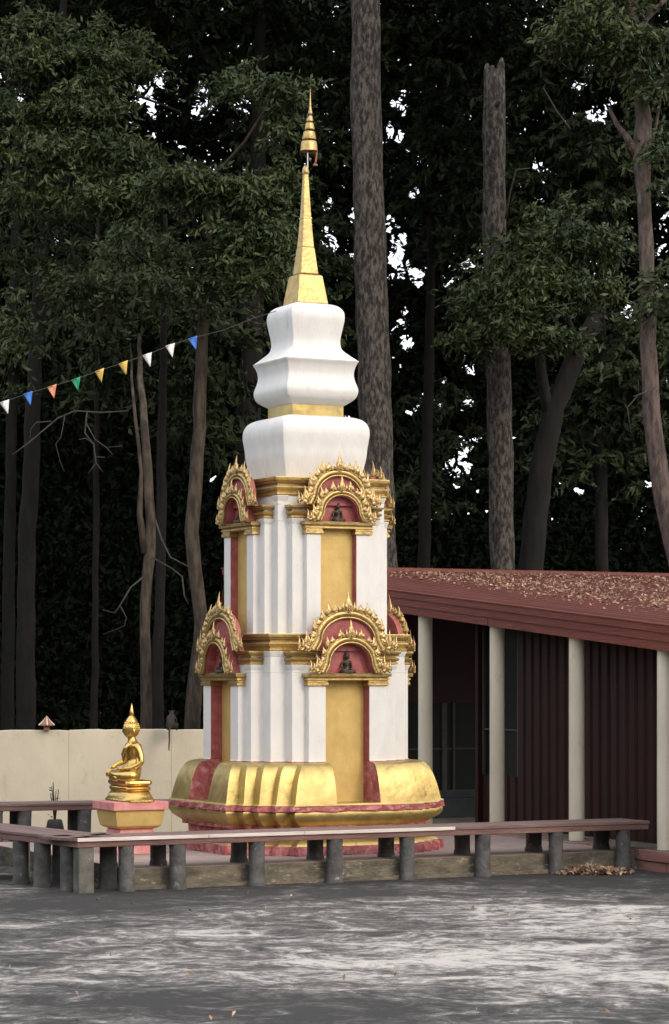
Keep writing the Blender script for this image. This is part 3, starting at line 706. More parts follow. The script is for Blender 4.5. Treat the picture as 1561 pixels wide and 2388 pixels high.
# verge fascia of three lapped boards
def slope_board(nm, u0, u1, dz0, dz1, m, v0=RV0, v1=RV1, bev=.004):
    mb = MB(); K = 1
    vs = [(u0, v0, zf(v0) + dz0), (u1, v0, zf(v0) + dz0), (u1, v0, zf(v0) + dz1), (u0, v0, zf(v0) + dz1), (u0, v1, zf(v1) + dz0), (u1, v1, zf(v1) + dz0), (u1, v1, zf(v1) + dz1), (u0, v1, zf(v1) + dz1)]
    mb.add(vs, [(0, 1, 2, 3), (7, 6, 5, 4), (0, 4, 5, 1), (1, 5, 6, 2), (2, 6, 7, 3), (3, 7, 4, 0)]); return mb.build(nm, m, hall, bevel=bev)
slope_board('fascia_board', -.125, -.10, 0, .088, M['fascia'], -7.6, -1.55); slope_board('fascia_board', -.128, -.103, .002, .086, M['fascia'], -1.545, RV1)
slope_board('fascia_board', -.140, -.104, .085, .168, M['fascia'])
slope_board('fascia_board', -.158, -.104, .166, .243, M['fascia'])
slope_board('fascia_lip', -.172, -.11, .236, .25, M['fascia'])
slope_board('beam', -.05, .05, .02, .10, M['redwall'])
# ribbed red side wall
def ribwall(nm, pa, pb, z0, z1f, m, per=.16):
    mb = MB(); pa = Vector(pa); pb = Vector(pb); d = (pb - pa); L = d.length; d.normalize(); nrm = Vector((-d.y, d.x)); vs = []; x = 0; pts = []
    while x < L: pts += [(x, 0), (x + per * .55, 0), (x + per * .65, .022), (x + per * .9, .022)]; x += per
    for x, h in pts:
        p = pa + d * x + nrm * h; vs += [(p.x, p.y, z0), (p.x, p.y, z1f(p))]
    fs = [(2 * i, 2 * i + 2, 2 * i + 3, 2 * i + 1) for i in range(len(pts) - 1)]
    mb.add(vs, fs); o = mb.build(nm, m, hall); sd = o.modifiers.new('thick', 'SOLIDIFY'); sd.thickness = .008; return o
top = lambda p: zf(p.y) + .2
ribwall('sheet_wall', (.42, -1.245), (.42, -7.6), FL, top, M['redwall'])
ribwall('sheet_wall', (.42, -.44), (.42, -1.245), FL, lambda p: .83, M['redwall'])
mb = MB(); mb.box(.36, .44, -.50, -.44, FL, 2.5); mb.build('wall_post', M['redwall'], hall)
def window(name, M_, w, z0, z1, cols, bar):
    t = bpy.data.objects.new(name, None); COL.objects.link(t); t.parent = hall; t.matrix_local = M_
    mb = MB(); mb.box(0, w, .01, .02, z0, z1); mb.build('pane', M['glass'], t)
    mb = MB()
    for x, ww in cols: mb.box(x - ww / 2, x + ww / 2, -.02, .03, z0, z1)
    mb.build('frame', M['frame'], t, bevel=.003)
    mb = MB(); mb.box(0, w, -.012, .008, bar - .008, bar + .008); mb.build('glazing_bar', M['frame'], t)
    return t
# window in the side wall (local x runs towards -v)
window('window', Matrix.Translation((.43, -.50, 0)) @ Matrix.Rotation(-PI / 2, 4, 'Z'), .745, .83, 2.45, [(.012, .02), (.733, .02)], 1.31)
# cross wall further in, with plinth and window
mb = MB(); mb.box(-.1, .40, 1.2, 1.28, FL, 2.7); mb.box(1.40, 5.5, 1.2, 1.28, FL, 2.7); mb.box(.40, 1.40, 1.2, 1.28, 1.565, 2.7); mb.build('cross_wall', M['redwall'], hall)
mb = MB(); mb.box(-.1, 3.0, 1.02, 1.20, FL, .50); mb.box(-.1, 3.0, 1.08, 1.20, .50, .584); mb.build('plinth', M['grey'], hall, bevel=.008)
window('window', Matrix.Translation((.40, 1.21, 0)), 1.0, .584, 1.565, [(.50, .055), (1.0, .03), (.62, .02)], 1.05)
# the hall stands 5.6 % farther off than first placed (its floor is .20 above the yard, not .29): scaled up about the camera so the bench end clears its wall
HS = 1.056; HZ = H * (1 - HS)
for ch in kids(hall):
    if ch.type == 'MESH': ch.data.transform(Matrix.Translation((0, 0, HZ)) @ Matrix.Scale(HS, 4))
    else:
        ch.location = ch.location * HS + Vector((0, 0, HZ))
        for g2 in kids(ch): g2.data.transform(Matrix.Scale(HS, 4))
hall.location = O * HS
# ---------------------------------------------------------------- bunting
bt = thing('bunting', 'string of small coloured triangle flags rising to the top of the tower', 'bunting')
fl_px = [(10, 937, 'fwhite'), (65, 917, 'fblue'), (121, 901, 'forange'), (177, 884, 'fgreen'), (232, 864, 'fyellow'), (287, 846, 'fyellow'), (343, 827, 'fwhite'), (397, 805, 'fwhite'), (449, 788, 'fblue')]
dd = lambda px: 24.2 + 1.7 * px / 700
sp = [P(px, py, dd(px)) for px, py in [(-120, 980), (-60, 960)] + [(a, b) for a, b, c in fl_px] + [(520, 770), (590, 742), (655, 722)]] 
sp.append(CL(-.06, .05, 5.56))
mb = MB(); mb.tube(sp, .0035, 5); mb.build('string', M['string'], bt)
for i, (px, py, c) in enumerate(fl_px):
    a = P(px - 11, py + 2, dd(px)); b = P(px + 11, py - 6, dd(px)); random.seed(i * 7)
    tip = P(px + random.uniform(5, 9), py + 28, dd(px)); mid = (a + b) / 2; nn = Vector((0, -1, 0)); K = 5; vs = []; fs = []
    for j in range(K + 1):
        t = j / K
        for k in range(5):
            s = k / 4; p = a.lerp(b, s).lerp(tip, t); p += nn * (.012 * math.sin(s * PI * 1.3 + i) * math.sin(t * 2.2 + .4)); vs.append(p)
    for j in range(K):
        for k in range(4): fs.append((j * 5 + k, j * 5 + k + 1, (j + 1) * 5 + k + 1, (j + 1) * 5 + k))
    mb = MB(); mb.add(vs, fs); o = mb.build('flag', M[c], bt, smooth=True, ang=180)
    sd = o.modifiers.new('t', 'SOLIDIFY'); sd.thickness = .002
# ---------------------------------------------------------------- leaves
def rot_unit(n):
    v = rng.normal(size=(n, 3)); return v / np.linalg.norm(v, axis=1, keepdims=True)
def leaf_mesh(name, c, a, ln, wd, m, parent=None, fold=.25, droop=None):
    n = len(c); a = a / np.linalg.norm(a, axis=1, keepdims=True)
    b = np.cross(a, rot_unit(n)); b /= np.linalg.norm(b, axis=1, keepdims=True)
    up = np.cross(a, b); ln = (np.ones(n) * ln)[:, None]; wd = (np.ones(n) * wd)[:, None]
    v = np.stack([c - a * ln * .5, c + b * wd * .5 + up * wd * fold - a * ln * .08, c + a * ln * .5, c - b * wd * .5 + up * wd * fold - a * ln * .08], 1).reshape(-1, 3)
    me = bpy.data.meshes.new(name); me.vertices.add(4 * n); me.vertices.foreach_set('co', v.ravel())
    me.loops.add(4 * n); me.loops.foreach_set('vertex_index', np.arange(4 * n, dtype=np.int32))
    me.polygons.add(n); me.polygons.foreach_set('loop_start', np.arange(0, 4 * n, 4, dtype=np.int32)); me.polygons.foreach_set('loop_total', np.full(n, 4, dtype=np.int32))
    me.update(); me.materials.append(m); o = bpy.data.objects.new(name, me); COL.objects.link(o)
    if parent: o.parent = parent
    return o
def sprays(blobs, per_clump=60, twigs=5, twl=.42, seed=0):
    """blobs: (px,py,rx,ry,d,dr,nclumps) -> leaf centres and axes. Each clump is a handful of drooping twigs with leaves along them."""
    C = []; A = []
    for px, py, rx, ry, d, dr, nc in blobs:
        nc = int(nc * 1.7); rx *= 1.18; ry *= 1.3; s = d / F; o = np.array(P(px, py, d))
        q = rot_unit(nc) * (rng.random((nc, 1)) ** .40); cc = o + q * np.array([rx * s, dr, ry * s])
        f1 = np.sin(cc[:, 0] * 2.3 + cc[:, 2] * 1.1) * np.sin(cc[:, 2] * 3.1 - cc[:, 0] * .8) + .45 * np.sin(cc[:, 0] * 5.3 - cc[:, 2] * 4.1)
        cc = cc[(f1 > -.42) | (rng.random(nc) < .3)]; nc = len(cc)
        # clumps gather in horizontal layers
        cc[:, 2] += .12 * np.sin(cc[:, 2] * 9)
        t = np.repeat(cc, twigs, 0); n = len(t); an = rng.random(n) * 2 * PI
        dirs = np.stack([np.cos(an), np.sin(an) * .9 - .25, rng.normal(-.15, .30, n)], 1); dirs /= np.linalg.norm(dirs, axis=1, keepdims=True)
        k = max(2, per_clump // twigs); f = (np.arange(k) + .5) / k
        L = twl * (.6 + .7 * rng.random(n))
        pos = t[:, None, :] + dirs[:, None, :] * (f[None, :, None] * L[:, None, None]); pos[:, :, 2] -= (f ** 2)[None, :] * .12
        pos = pos.reshape(-1, 3) + rng.normal(0, .03, (n * k, 3))
        side = rot_unit(n * k); ax = np.repeat(dirs, k, 0) * .7 + side * .8; ax[:, 2] -= .35
        C.append(pos); A.append(ax)
    return np.concatenate(C), np.concatenate(A)
def trunk(mb, pts, n=14, jit=.10, seg=.22, wob=.02):
    """pts: (x,y,z,r)"""
    out = []; rad = []
    for (a, b) in zip(pts[:-1], pts[1:]):
        L = (Vector(b[:3]) - Vector(a[:3])).length; k = max(1, int(L / seg))
        for i in range(k):
            t = i / k; p = Vector(a[:3]).lerp(Vector(b[:3]), t); out.append(p + Vector((random.uniform(-wob, wob), random.uniform(-wob, wob), 0))); rad.append(lerp(a[3], b[3], t) * random.uniform(.97, 1.03))
    out.append(Vector(pts[-1][:3])); rad.append(pts[-1][3]); mb.tube(out, rad, n, jit=jit)
def T_(px, py, d, wpx): q = P(px, py, d); return (q.x, q.y, q.z, wpx / F * d / 2)
def gnd(px, d, wpx): q = P(px, 0, d); return (q.x, q.y, 0, wpx / F * d / 2)
def tree(name, label, d, stems, blobs=None, bark='bark2', leafm='leaf', per=60, ln=.115, wd=.036, group=None, tw=5, twl=.42, extra=None):
    base = stems[0][0]; t = thing(name, label, 'tree', (0, 0, 0), 0, group)
    g0 = gnd(base[0], base[2], base[3]); t.location = (g0[0], g0[1], 0); off = Matrix.Translation((-g0[0], -g0[1], 0))
    mb = MB()
    for s in stems: trunk(mb, [T_(*q) for q in s], 16 if s[0][3] > 30 else 9, .10, .3 if s[0][3] > 30 else .35, .012)
    mb.build('trunk', M[bark], t, smooth=True, ang=180, M=off)
    if extra:
        for s in extra:
            mb = MB(); pts = [T_(*q) for q in s]; mb.tube([p[:3] for p in pts], [p[3] for p in pts], 6)
            mb.build('bare_branch', M['twig'], t, smooth=True, ang=180, M=off)
    if blobs:
        c, a = sprays(blobs, per, tw, twl); c = c - np.array([g0[0], g0[1], 0])
        leaf_mesh('crown', c, a, ln * (.7 + .6 * rng.random(len(c))), wd * (.7 + .6 * rng.random(len(c))), M[leafm], t)
    return t
Y0 = lambda d: HY + H * F / d   # picture row of the ground at distance d
# big trunk right behind the tower; its crown is above
tree('tall_tree', 'thick rough barked trunk rising straight behind the tower out of the picture top', 36,
     [[(888, Y0(36), 36, 104), (884, 1320, 36, 84), (878, 1050, 36, 80), (871, 800, 36, 74), (866, 640, 36, 76), (858, 400, 36, 74), (855, 200, 36, 70), (853, 0, 36, 66), (850, -400, 36, 60), (840, -1200, 36, 40)],
      [(846, -700, 36, 30), (700, -1000, 36, 18)], [(845, -800, 36, 30), (1000, -1100, 35, 16)]],
     [(830, -1150, 420, 220, 36, 2.5, 160), (600, -900, 200, 120, 35.5, 1.5, 50), (1050, -850, 220, 130, 37, 1.5, 50)], bark='bark')
tree('broken_tree', 'straight grey trunk snapped off jaggedly below the foliage right of the tall trunk', 38,
     [[(1174, Y0(38), 38, 66), (1172, 1320, 38, 58), (1165, 900, 38, 59), (1155, 720, 38, 56), (1153, 540, 38, 53), (1153, 300, 38, 52), (1153, 165, 38, 50)],
      [(1138, 170, 38, 20), (1136, 148, 38, 8)], [(1166, 170, 38, 22), (1168, 150, 38, 18), (1171, 134, 38, 5)], [(1150, 170, 37.95, 18), (1149, 152, 37.95, 8)], [(1160, 245, 37.8, 12), (1166, 235, 37.7, 9)]], bark='bark',
     extra=[[(1180, 510, 37.9, 5), (1190, 450, 37.8, 5), (1205, 395, 37.7, 5), (1235, 392, 37.7, 3)]])
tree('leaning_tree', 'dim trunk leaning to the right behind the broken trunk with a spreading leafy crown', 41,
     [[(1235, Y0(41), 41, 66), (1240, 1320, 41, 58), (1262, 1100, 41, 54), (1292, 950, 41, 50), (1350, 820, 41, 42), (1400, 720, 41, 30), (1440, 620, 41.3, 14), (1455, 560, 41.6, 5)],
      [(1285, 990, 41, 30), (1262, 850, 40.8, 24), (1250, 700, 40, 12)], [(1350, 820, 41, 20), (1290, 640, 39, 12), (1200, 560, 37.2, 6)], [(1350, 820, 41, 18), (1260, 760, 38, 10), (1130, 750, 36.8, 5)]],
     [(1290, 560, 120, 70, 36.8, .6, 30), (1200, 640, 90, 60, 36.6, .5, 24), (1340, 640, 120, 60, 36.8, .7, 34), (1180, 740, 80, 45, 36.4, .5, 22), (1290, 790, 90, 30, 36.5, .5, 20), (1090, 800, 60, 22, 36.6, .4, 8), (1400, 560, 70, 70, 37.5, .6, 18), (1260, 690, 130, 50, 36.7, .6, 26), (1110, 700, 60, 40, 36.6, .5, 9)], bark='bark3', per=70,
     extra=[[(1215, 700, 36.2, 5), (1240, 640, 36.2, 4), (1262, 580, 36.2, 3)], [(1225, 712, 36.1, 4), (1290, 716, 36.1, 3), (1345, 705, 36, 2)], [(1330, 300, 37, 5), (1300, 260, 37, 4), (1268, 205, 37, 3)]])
tree('forked_tree', 'slender reddish brown forked tree at the right edge of the picture', 34,
     [[(1620, Y0(34), 34, 64), (1585, 1320, 34, 50), (1545, 1150, 34, 44), (1522, 960, 34, 42), (1512, 800, 34, 38), (1510, 620, 34, 36), (1503, 450, 34, 33), (1498, 350, 34, 44), (1502, 280, 34, 38), (1488, 160, 34, 30), (1478, 60, 34, 28), (1470, -60, 34, 24), (1450, -400, 34, 14)],
      [(1490, 365, 34, 24), (1462, 320, 33.9, 17), (1440, 290, 33.9, 12), (1420, 250, 33.9, 8)], [(1515, 350, 34, 14), (1530, 290, 34.1, 9), (1545, 200, 34.2, 6), (1552, 120, 34.2, 5)],
      [(1485, 80, 34, 16), (1510, 40, 34, 14), (1560, -10, 34, 10)], [(1480, 120, 34, 10), (1425, 95, 34, 7), (1370, 118, 34, 6), (1310, 118, 34, 4)]],
     [(1460, 30, 110, 60, 33.8, .7, 40), (1350, 60, 80, 45, 33.8, .5, 18), (1520, 120, 70, 50, 33.6, .5, 20), (1440, 140, 60, 20, 33.8, .4, 8), (1545, 380, 36, 40, 33.6, .3, 6), (1545, 660, 40, 50, 33.6, .4, 9), (1548, 250, 30, 60, 33.6, .3, 7), (1500, -250, 350, 180, 34, 1.5, 90)], bark='bark4', per=64,
     extra=[[(1525, 905, 33.8, 6), (1505, 915, 33.7, 5), (1478, 925, 33.6, 3)], [(1490, 920, 33.65, 3), (1464, 950, 33.6, 3), (1472, 1010, 33.6, 2)]])
# trees on the left
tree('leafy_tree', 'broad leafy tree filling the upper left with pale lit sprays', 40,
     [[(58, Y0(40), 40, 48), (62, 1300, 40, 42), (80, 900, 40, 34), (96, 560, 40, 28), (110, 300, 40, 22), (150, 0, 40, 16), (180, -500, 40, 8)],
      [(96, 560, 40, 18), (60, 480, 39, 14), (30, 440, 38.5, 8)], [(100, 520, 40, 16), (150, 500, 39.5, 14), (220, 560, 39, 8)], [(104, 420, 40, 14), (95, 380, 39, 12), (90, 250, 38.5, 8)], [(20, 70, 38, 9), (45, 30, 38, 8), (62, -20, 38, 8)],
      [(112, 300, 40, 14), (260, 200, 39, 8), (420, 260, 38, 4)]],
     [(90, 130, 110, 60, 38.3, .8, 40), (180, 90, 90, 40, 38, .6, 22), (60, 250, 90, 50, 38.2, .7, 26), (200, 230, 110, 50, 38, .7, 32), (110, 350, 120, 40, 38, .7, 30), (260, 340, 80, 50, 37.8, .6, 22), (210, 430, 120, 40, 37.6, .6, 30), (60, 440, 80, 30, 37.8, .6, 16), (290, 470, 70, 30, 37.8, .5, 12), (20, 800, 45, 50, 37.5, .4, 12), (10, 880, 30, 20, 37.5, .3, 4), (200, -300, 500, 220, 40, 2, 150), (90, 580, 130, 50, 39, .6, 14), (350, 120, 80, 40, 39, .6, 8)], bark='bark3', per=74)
tree('slender_tree', 'slender curved trunk just left of the tower with a loose crown', 37,
     [[(448, Y0(37), 37, 40), (450, 1660, 37, 38), (470, 1450, 37, 33), (456, 1330, 37, 34), (448, 1240, 37, 34), (455, 1150, 37, 33), (465, 1000, 37, 31), (470, 850, 37, 29), (478, 700, 37, 24), (488, 540, 37.3, 16), (492, 420, 37.5, 8)],
      [(478, 650, 37, 12), (560, 560, 36.6, 9), (620, 480, 36.4, 5)], [(480, 560, 37, 12), (420, 460, 36.5, 8), (390, 400, 36, 4)], [(492, 420, 37, 10), (570, 330, 36.5, 7), (650, 200, 36, 3)]],
     [(570, 500, 90, 45, 36.4, .6, 30), (590, 590, 80, 55, 36.2, .6, 30), (500, 430, 90, 40, 36.4, .6, 24), (420, 420, 80, 35, 36.2, .6, 22), (640, 250, 60, 70, 36.4, .5, 20), (540, 180, 55, 40, 36.6, .5, 9), (680, 190, 40, 25, 36.4, .4, 6), (450, 620, 110, 50, 37, .6, 16), (640, 420, 50, 50, 36.6, .4, 12), (350, 560, 100, 60, 37, .6, 12), (560, -250, 300, 160, 37, 2, 80)], per=70, bark='bark2')
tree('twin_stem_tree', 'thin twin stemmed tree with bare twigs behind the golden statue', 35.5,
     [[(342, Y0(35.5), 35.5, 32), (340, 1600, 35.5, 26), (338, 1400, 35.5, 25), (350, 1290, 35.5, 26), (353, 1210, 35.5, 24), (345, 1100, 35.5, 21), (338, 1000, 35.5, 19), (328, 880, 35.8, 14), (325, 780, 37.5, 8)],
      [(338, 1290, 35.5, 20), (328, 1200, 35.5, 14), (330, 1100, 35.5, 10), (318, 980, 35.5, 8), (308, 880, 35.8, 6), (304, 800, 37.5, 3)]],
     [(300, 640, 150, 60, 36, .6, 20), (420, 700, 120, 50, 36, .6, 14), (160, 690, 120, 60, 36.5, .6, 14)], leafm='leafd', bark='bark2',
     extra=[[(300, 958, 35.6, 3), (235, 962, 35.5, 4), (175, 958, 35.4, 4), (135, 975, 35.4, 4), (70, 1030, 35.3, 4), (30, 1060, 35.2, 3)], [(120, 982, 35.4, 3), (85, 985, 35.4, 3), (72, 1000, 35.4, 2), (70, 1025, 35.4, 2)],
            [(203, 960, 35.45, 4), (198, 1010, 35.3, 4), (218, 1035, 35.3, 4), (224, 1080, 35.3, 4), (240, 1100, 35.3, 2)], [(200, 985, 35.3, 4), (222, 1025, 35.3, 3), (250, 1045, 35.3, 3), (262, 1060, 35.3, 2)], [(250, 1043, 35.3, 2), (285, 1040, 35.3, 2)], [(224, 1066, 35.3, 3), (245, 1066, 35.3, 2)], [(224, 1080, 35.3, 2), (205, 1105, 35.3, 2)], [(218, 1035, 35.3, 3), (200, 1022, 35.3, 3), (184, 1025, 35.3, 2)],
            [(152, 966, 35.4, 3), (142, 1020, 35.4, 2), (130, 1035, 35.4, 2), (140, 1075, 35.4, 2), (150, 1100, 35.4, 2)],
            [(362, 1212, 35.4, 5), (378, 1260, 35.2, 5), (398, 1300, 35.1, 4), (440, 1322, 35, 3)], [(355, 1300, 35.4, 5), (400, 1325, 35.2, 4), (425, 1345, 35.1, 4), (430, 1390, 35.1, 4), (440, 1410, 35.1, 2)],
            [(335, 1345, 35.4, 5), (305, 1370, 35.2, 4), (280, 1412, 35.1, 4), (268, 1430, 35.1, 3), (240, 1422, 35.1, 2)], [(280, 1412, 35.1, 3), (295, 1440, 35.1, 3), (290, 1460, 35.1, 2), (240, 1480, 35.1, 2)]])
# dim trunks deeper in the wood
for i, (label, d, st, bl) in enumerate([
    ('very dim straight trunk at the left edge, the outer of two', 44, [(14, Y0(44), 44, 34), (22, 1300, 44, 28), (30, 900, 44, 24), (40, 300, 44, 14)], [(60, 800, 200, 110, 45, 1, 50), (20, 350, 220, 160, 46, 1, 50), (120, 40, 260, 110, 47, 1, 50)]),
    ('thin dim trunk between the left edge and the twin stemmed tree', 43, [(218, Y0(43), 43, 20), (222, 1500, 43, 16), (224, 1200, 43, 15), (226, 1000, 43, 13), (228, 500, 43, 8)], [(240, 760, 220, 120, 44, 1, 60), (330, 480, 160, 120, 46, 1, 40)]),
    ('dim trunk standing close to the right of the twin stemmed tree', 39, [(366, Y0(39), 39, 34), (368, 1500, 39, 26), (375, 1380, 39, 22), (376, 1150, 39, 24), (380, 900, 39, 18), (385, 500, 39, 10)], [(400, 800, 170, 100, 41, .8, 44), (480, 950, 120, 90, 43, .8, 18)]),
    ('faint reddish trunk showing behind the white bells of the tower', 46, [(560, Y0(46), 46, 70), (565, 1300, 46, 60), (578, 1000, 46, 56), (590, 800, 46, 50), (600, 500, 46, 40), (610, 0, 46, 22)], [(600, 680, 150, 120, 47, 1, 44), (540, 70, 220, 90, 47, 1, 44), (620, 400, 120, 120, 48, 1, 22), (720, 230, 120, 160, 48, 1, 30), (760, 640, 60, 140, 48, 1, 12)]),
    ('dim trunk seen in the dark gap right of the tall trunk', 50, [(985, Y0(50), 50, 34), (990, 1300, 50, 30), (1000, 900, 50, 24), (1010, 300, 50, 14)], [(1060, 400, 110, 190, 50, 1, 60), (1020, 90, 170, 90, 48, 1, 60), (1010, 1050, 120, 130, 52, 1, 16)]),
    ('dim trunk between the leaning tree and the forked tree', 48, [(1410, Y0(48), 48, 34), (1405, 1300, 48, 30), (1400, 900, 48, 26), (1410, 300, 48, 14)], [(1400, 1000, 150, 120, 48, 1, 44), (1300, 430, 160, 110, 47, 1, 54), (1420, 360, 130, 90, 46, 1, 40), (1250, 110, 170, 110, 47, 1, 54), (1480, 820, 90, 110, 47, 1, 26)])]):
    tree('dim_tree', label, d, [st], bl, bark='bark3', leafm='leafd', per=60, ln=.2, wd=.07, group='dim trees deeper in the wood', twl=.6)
# the far wood that closes the view; the sky shows through its gaps
gaps = [(8, 185, 14, 22, 9, 7), (45, 225, 10, 10, 4, 5), (148, 52, 8, 10, 3, 6), (310, 30, 14, 8, 4, 7), (255, 130, 25, 8, 5, 4), (330, 225, 22, 18, 12, 6), (372, 175, 14, 10, 6, 8), (360, 245, 20, 22, 8, 8), (352, 310, 8, 12, 3, 7), (460, 210, 14, 10, 6, 7), (462, 260, 14, 28, 10, 8), (490, 230, 12, 20, 6, 6), (415, 350, 8, 6, 3, 6), (487, 400, 10, 18, 7, 5), (560, 110, 16, 6, 4, 7), (560, 215, 10, 14, 6, 8), (575, 255, 16, 22, 8, 6), (640, 340, 10, 26, 9, 6), (655, 250, 14, 20, 4, 4), (85, 530, 12, 16, 6, 7), (120, 560, 18, 10, 5, 5), (160, 505, 8, 6, 2, 6), (80, 385, 8, 40, 4, 4), (700, 110, 20, 10, 4, 4),
        (765, 480, 8, 12, 5, 9), (768, 540, 12, 14, 9, 10), (778, 575, 14, 10, 6, 8), (820, 520, 6, 20, 6, 6), (823, 610, 8, 10, 4, 5), (780, 360, 6, 8, 3, 8), (913, 150, 10, 5, 3, 6), (995, 152, 4, 4, 2, 8), (925, 240, 16, 16, 8, 7), (943, 262, 8, 10, 5, 8), (930, 330, 16, 16, 10, 11), (962, 335, 8, 12, 4, 7), (903, 305, 6, 10, 3, 8), (975, 370, 10, 8, 3, 8), (1005, 395, 14, 8, 5, 7), (968, 450, 3, 12, 4, 6), (938, 470, 5, 8, 3, 5), (950, 440, 14, 30, 4, 4), (912, 510, 14, 12, 5, 7), (930, 560, 24, 16, 12, 9), (925, 600, 14, 18, 12, 13), (962, 625, 12, 12, 10, 13), (935, 640, 14, 10, 6, 9), (985, 655, 14, 14, 10, 8), (945, 700, 10, 10, 4, 6), (945, 745, 12, 18, 10, 8), (915, 760, 8, 10, 5, 9), (940, 800, 14, 14, 12, 10), (935, 845, 14, 10, 6, 7), (1055, 665, 22, 20, 8, 6), (1100, 620, 20, 16, 8, 6), (1060, 560, 22, 14, 6, 5), (1112, 660, 8, 10, 3, 5), (1100, 850, 8, 14, 6, 9), (1085, 820, 6, 6, 3, 6), (1085, 750, 8, 12, 3, 6), (1030, 880, 28, 12, 8, 6), (1000, 915, 20, 16, 9, 7), (1072, 900, 6, 5, 3, 8), (1090, 935, 12, 12, 8, 9), (1005, 950, 14, 8, 5, 5), (965, 955, 8, 14, 6, 8),
        (1065, 1018, 14, 12, 8, 9), (1105, 1014, 14, 6, 5, 8), (1085, 1045, 16, 12, 8, 7), (1060, 1075, 16, 14, 10, 10), (1085, 1095, 14, 12, 8, 9), (1065, 1125, 18, 12, 8, 9), (1120, 1140, 8, 12, 5, 7), (1095, 1195, 10, 5, 3, 8), (1060, 1195, 6, 6, 2, 6), (1130, 1195, 6, 8, 3, 6), (1022, 1195, 8, 16, 4, 5), (1190, 1000, 14, 20, 6, 5), (1205, 970, 6, 4, 2, 5),
        (1220, 60, 14, 16, 6, 7), (1310, 175, 12, 14, 7, 7), (1295, 190, 30, 10, 6, 5), (1345, 195, 10, 10, 5, 7), (1240, 190, 8, 8, 3, 6), (1345, 160, 30, 18, 5, 4), (1438, 115, 8, 3, 2, 6), (1385, 265, 24, 16, 12, 9), (1400, 290, 14, 12, 6, 8), (1360, 270, 14, 8, 4, 6), (1432, 240, 10, 6, 3, 6), (1370, 372, 8, 8, 3, 8), (1248, 385, 6, 8, 3, 8), (1275, 398, 20, 6, 5, 6), (1325, 402, 12, 6, 3, 5), (1250, 420, 40, 8, 5, 5), (1525, 152, 4, 4, 2, 7), (1465, 690, 10, 10, 5, 8), (1462, 712, 8, 8, 5, 11), (1470, 735, 14, 8, 5, 8), (1440, 728, 6, 6, 2, 7), (1550, 500, 10, 30, 6, 6), (1540, 580, 14, 20, 5, 5), (1290, 850, 30, 8, 4, 4), (1205, 852, 8, 4, 2, 7), (1550, 880, 8, 14, 4, 7), (1372, 932, 8, 5, 2, 6), (1400, 1045, 8, 14, 5, 6), (1350, 1155, 8, 14, 5, 8), (1308, 1127, 5, 6, 2, 7), (1285, 1208, 4, 8, 2, 9), (1300, 1075, 5, 4, 2, 6), (1518, 1120, 12, 16, 7, 8), (1502, 1195, 10, 6, 3, 8), (1500, 1235, 6, 4, 2, 5),
        (277, 1095, 3, 3, 1, 8), (171, 1208, 4, 4, 1, 8), (200, 1190, 3, 3, 1, 5), (490, 1080, 16, 40, 5, 4), (500, 1020, 10, 10, 3, 4), (730, 640, 14, 20, 4, 4), (822, 785, 5, 8, 3, 8), (812, 960, 5, 3, 2, 8)]
random.seed(21)
DB = 70.0; specks = []
for gx, gy, sx, sy, n, r in gaps + [(random.uniform(0, 1561), random.uniform(0, 900), 12, 12, 2, random.uniform(3, 6)) for _ in range(45)]:
    if 880 < gx < 1140: n = int(n * .75)
    for _ in range(n): specks.append((random.gauss(gx, sx * .7), random.gauss(gy, sy * .7), r * random.uniform(.45, 1.15)))
specks = np.array(specks)
sw = np.stack([(specks[:, 0] - CX) / F * DB, H - (specks[:, 1] - HY) / F * DB, specks[:, 2] / F * DB * .36], 1)
def hole_filter(c, a, l, w):
    """drop leaves whose outline would cover a gap (checked in the x-z plane at several points of the leaf)"""
    keep = np.ones(len(c), bool); a = a / np.linalg.norm(a, axis=1, keepdims=True)
    pts = [c[:, [0, 2]] + a[:, [0, 2]] * (l * f)[:, None] for f in (-.5, -.3, -.1, .1, .3, .5)]
    for x, z, r in sw:
        near = (np.abs(c[:, 0] - x) < .6) & (np.abs(c[:, 2] - z) < .6) & keep
        if not near.any(): continue
        idx = np.where(near)[0]; bad = np.zeros(len(idx), bool)
        for p in pts: bad |= ((p[idx, 0] - x) ** 2 + (p[idx, 1] - z) ** 2) < (r * .95 + w * .30) ** 2
        keep[idx[bad]] = False
    return keep
n = 330000
c = np.stack([rng.uniform(-12.5, 12.5, n), rng.normal(DB, .35, n), rng.uniform(-.3, 20.9, n)], 1); a = rot_unit(n); a[:, 1] *= .35
l = rng.uniform(.18, .34, n); kp = hole_filter(c, a, l, .12); 
c, a, l = c[kp], a[kp], l[kp]; e = 20000
c = np.concatenate([c, np.stack([rng.uniform(-12, 12, e), rng.normal(DB - 1.5, .5, e), rng.uniform(0, 20.5, e)], 1)]); a = np.concatenate([a, rot_unit(e)]); l = np.concatenate([l, rng.uniform(.12, .26, e)])
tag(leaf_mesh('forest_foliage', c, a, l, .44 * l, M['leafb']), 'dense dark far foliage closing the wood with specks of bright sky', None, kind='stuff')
n = 60000
c = np.stack([rng.uniform(-12.5, 12.5, n), rng.uniform(71.2, 72.2, n), rng.uniform(-.3, 12.5, n)], 1); a = rot_unit(n); a[:, 1] *= .3; l = rng.uniform(.35, .6, n); kp = hole_filter(c * np.array([DB / 71.7, 1, 1]), a, l, .22)
tag(leaf_mesh('forest_undergrowth', c[kp], a[kp], l[kp], .24, M['leafb']), 'dark undergrowth behind the trunks', None, kind='stuff')
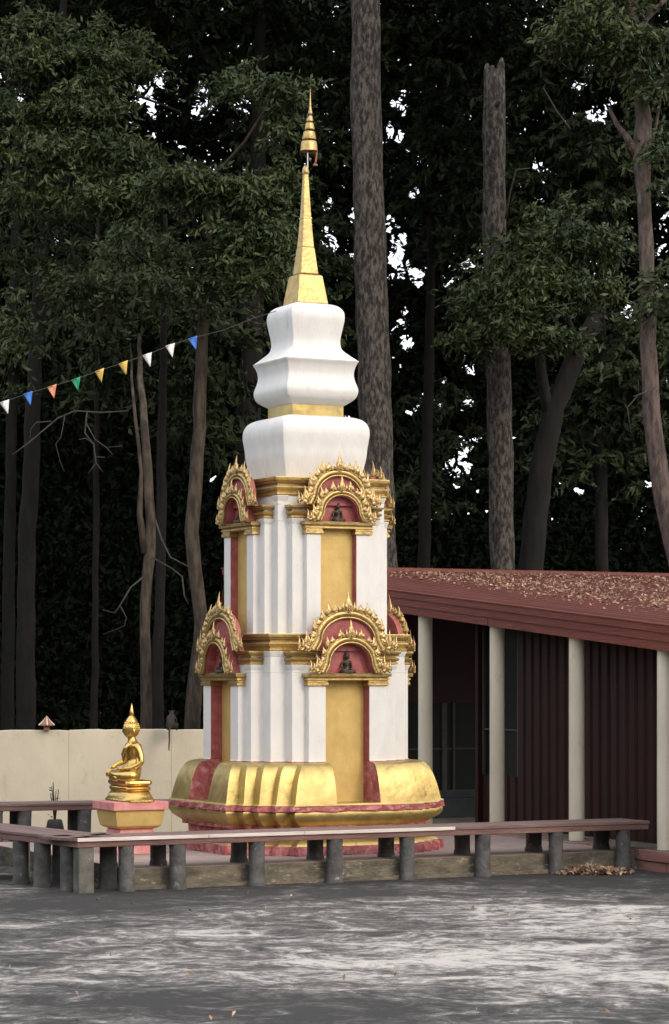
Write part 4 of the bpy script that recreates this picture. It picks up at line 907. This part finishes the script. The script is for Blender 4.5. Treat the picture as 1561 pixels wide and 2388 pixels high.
# wings and roof of the wood, out of frame: they keep the light off the interior, the roof added for it
n = 60000
c = np.stack([rng.uniform(-34, 34, n), rng.uniform(66, 78, n), rng.uniform(0, 26, n)], 1); kp = np.abs(c[:, 0]) > 12.0
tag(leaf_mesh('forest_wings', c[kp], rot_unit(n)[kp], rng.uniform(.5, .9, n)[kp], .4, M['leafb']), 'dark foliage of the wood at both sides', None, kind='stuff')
n = 50000; yy = rng.uniform(41, 66, n); c = np.stack([rng.uniform(-30, 30, n), yy, 1.9 + yy * .262 + rng.uniform(.6, 3.2, n)], 1)  # unseen leaves added above the sightline to keep skylight out of the wood
tag(leaf_mesh('canopy_light_blocker', c, rot_unit(n), rng.uniform(.4, .8, n), .34, M['leafd']), 'added unseen leaf canopy blocking light above the trunks', None, kind='stuff')
n = 50000; c = np.stack([rng.uniform(-40, 40, n), rng.normal(-22, 1.5, n), 12 * rng.random(n) ** .8], 1)  # unseen leaves added behind the camera to cut low-angle light
tag(leaf_mesh('leaf_blocker_behind', c, rot_unit(n), rng.uniform(.5, 1.0, n), .42, M['leafd']), 'added unseen leaf mass blocking low light on the near side', None, kind='stuff')
n = 60000; c = np.stack([rng.normal(-19, 1.2, n), rng.uniform(-12, 62, n), 5.5 * rng.random(n) ** .8], 1)  # unseen leaves added off frame to darken light and reflections from the left
tag(leaf_mesh('leaf_blocker_left', c, rot_unit(n), rng.uniform(.4, .8, n), .34, M['leafd']), 'added unseen leaf mass darkening the left side of the yard', None, kind='stuff')
# ---------------------------------------------------------------- fallen leaves
def dry(name, c, label, size=.07):
    n = len(c); a = rot_unit(n); a[:, 2] *= .8
    o = leaf_mesh(name, np.array(c), a, size * (.6 + .8 * rng.random(n)), size * .38, M['dry'], fold=.5); return tag(o, label, None, kind='stuff')
pts = []
random.seed(5)
while len(pts) < 10500:
    u = random.uniform(.15, 6.2); v = random.uniform(-5.5, 5.5)
    q = HW(u, v, 0); dens = min(1, max(0, (u - (.2 + 1.3 * (v + 5) / 10)) / .7)) * (.45 + .55 * min(1, max(0, (v + 3) / 4)))
    dens *= .35 + .65 * (math.sin(u * 5 + 1.3 * v) * math.sin(v * 2.3 - u * 2) > -.35)
    if random.random() < dens: q.z = zf(v) + .235 + .02 * random.random(); pts.append((q.x * HS, q.y * HS, q.z * HS + HZ))
dry('roof_leaf_litter', pts, 'tan dry leaves scattered over the red sheet roof', .085)
pts = []
for _ in range(520):
    px = random.triangular(1285, 1480, 1400); d = random.uniform(24.55, 24.95); q = P(px, 0, d); k = 1 - abs(px - 1385) / 110; pts.append((q.x, q.y, .012 + random.random() * .07 * max(.15, k)))
dry('leaf_pile', pts, 'heap of brown dry leaves on the yard below the right end of the front bench', .07)
pts = []
for px, py in [(306, 2112), (803, 2285), (1420, 2365), (1190, 2138), (1000, 2113), (590, 2250), (545, 2370), (1540, 2130), (260, 2230), (990, 2213), (725, 2060), (1430, 2180), (90, 2280)] + [(random.uniform(0, 1561), random.uniform(2070, 2388)) for _ in range(26)]:
    d = H * F / (py - HY); q = P(px, 0, d); pts.append((q.x, q.y, .012))
dry('yard_litter', pts, 'few single dry leaves lying on the concrete yard', .05)
# ---------------------------------------------------------------- light
wd = bpy.data.worlds.new('World'); sc.world = wd; wd.use_nodes = True; nt = wd.node_tree
sky = nt.nodes.new('ShaderNodeTexSky'); sky.sky_type = 'NISHITA'; sky.sun_disc = False
SV = Vector((.66, -.75, 0)).normalized(); EL = R(33)
sky.sun_elevation = EL; sky.sun_rotation = math.atan2(SV.x, SV.y); sky.dust_density = 4.0; sky.air_density = 1.0; sky.ozone_density = 1.0
mxw = nt.nodes.new('ShaderNodeMix'); mxw.data_type = 'RGBA'; mxw.inputs['Factor'].default_value = .65; mxw.inputs['B'].default_value = (8.9, 9.1, 9.5, 1)   # thin high cloud
nt.links.new(sky.outputs[0], mxw.inputs['A']); nt.links.new(mxw.outputs['Result'], nt.nodes['Background'].inputs[0]); nt.nodes['Background'].inputs[1].default_value = .15
sl = bpy.data.lights.new('sun', 'SUN'); so = bpy.data.objects.new('sun', sl); COL.objects.link(so)
sl.energy = .55; sl.angle = R(12); sl.color = (1, .88, .72)
dv = Vector((SV.x * math.cos(EL), SV.y * math.cos(EL), math.sin(EL))); so.rotation_euler = dv.to_track_quat('Z', 'Y').to_euler()
sc.view_settings.view_transform = 'Standard'; sc.view_settings.look = 'None'; sc.view_settings.exposure = .66; sc.view_settings.gamma = 1
sc.cycles.max_bounces = 6; sc.cycles.diffuse_bounces = 3
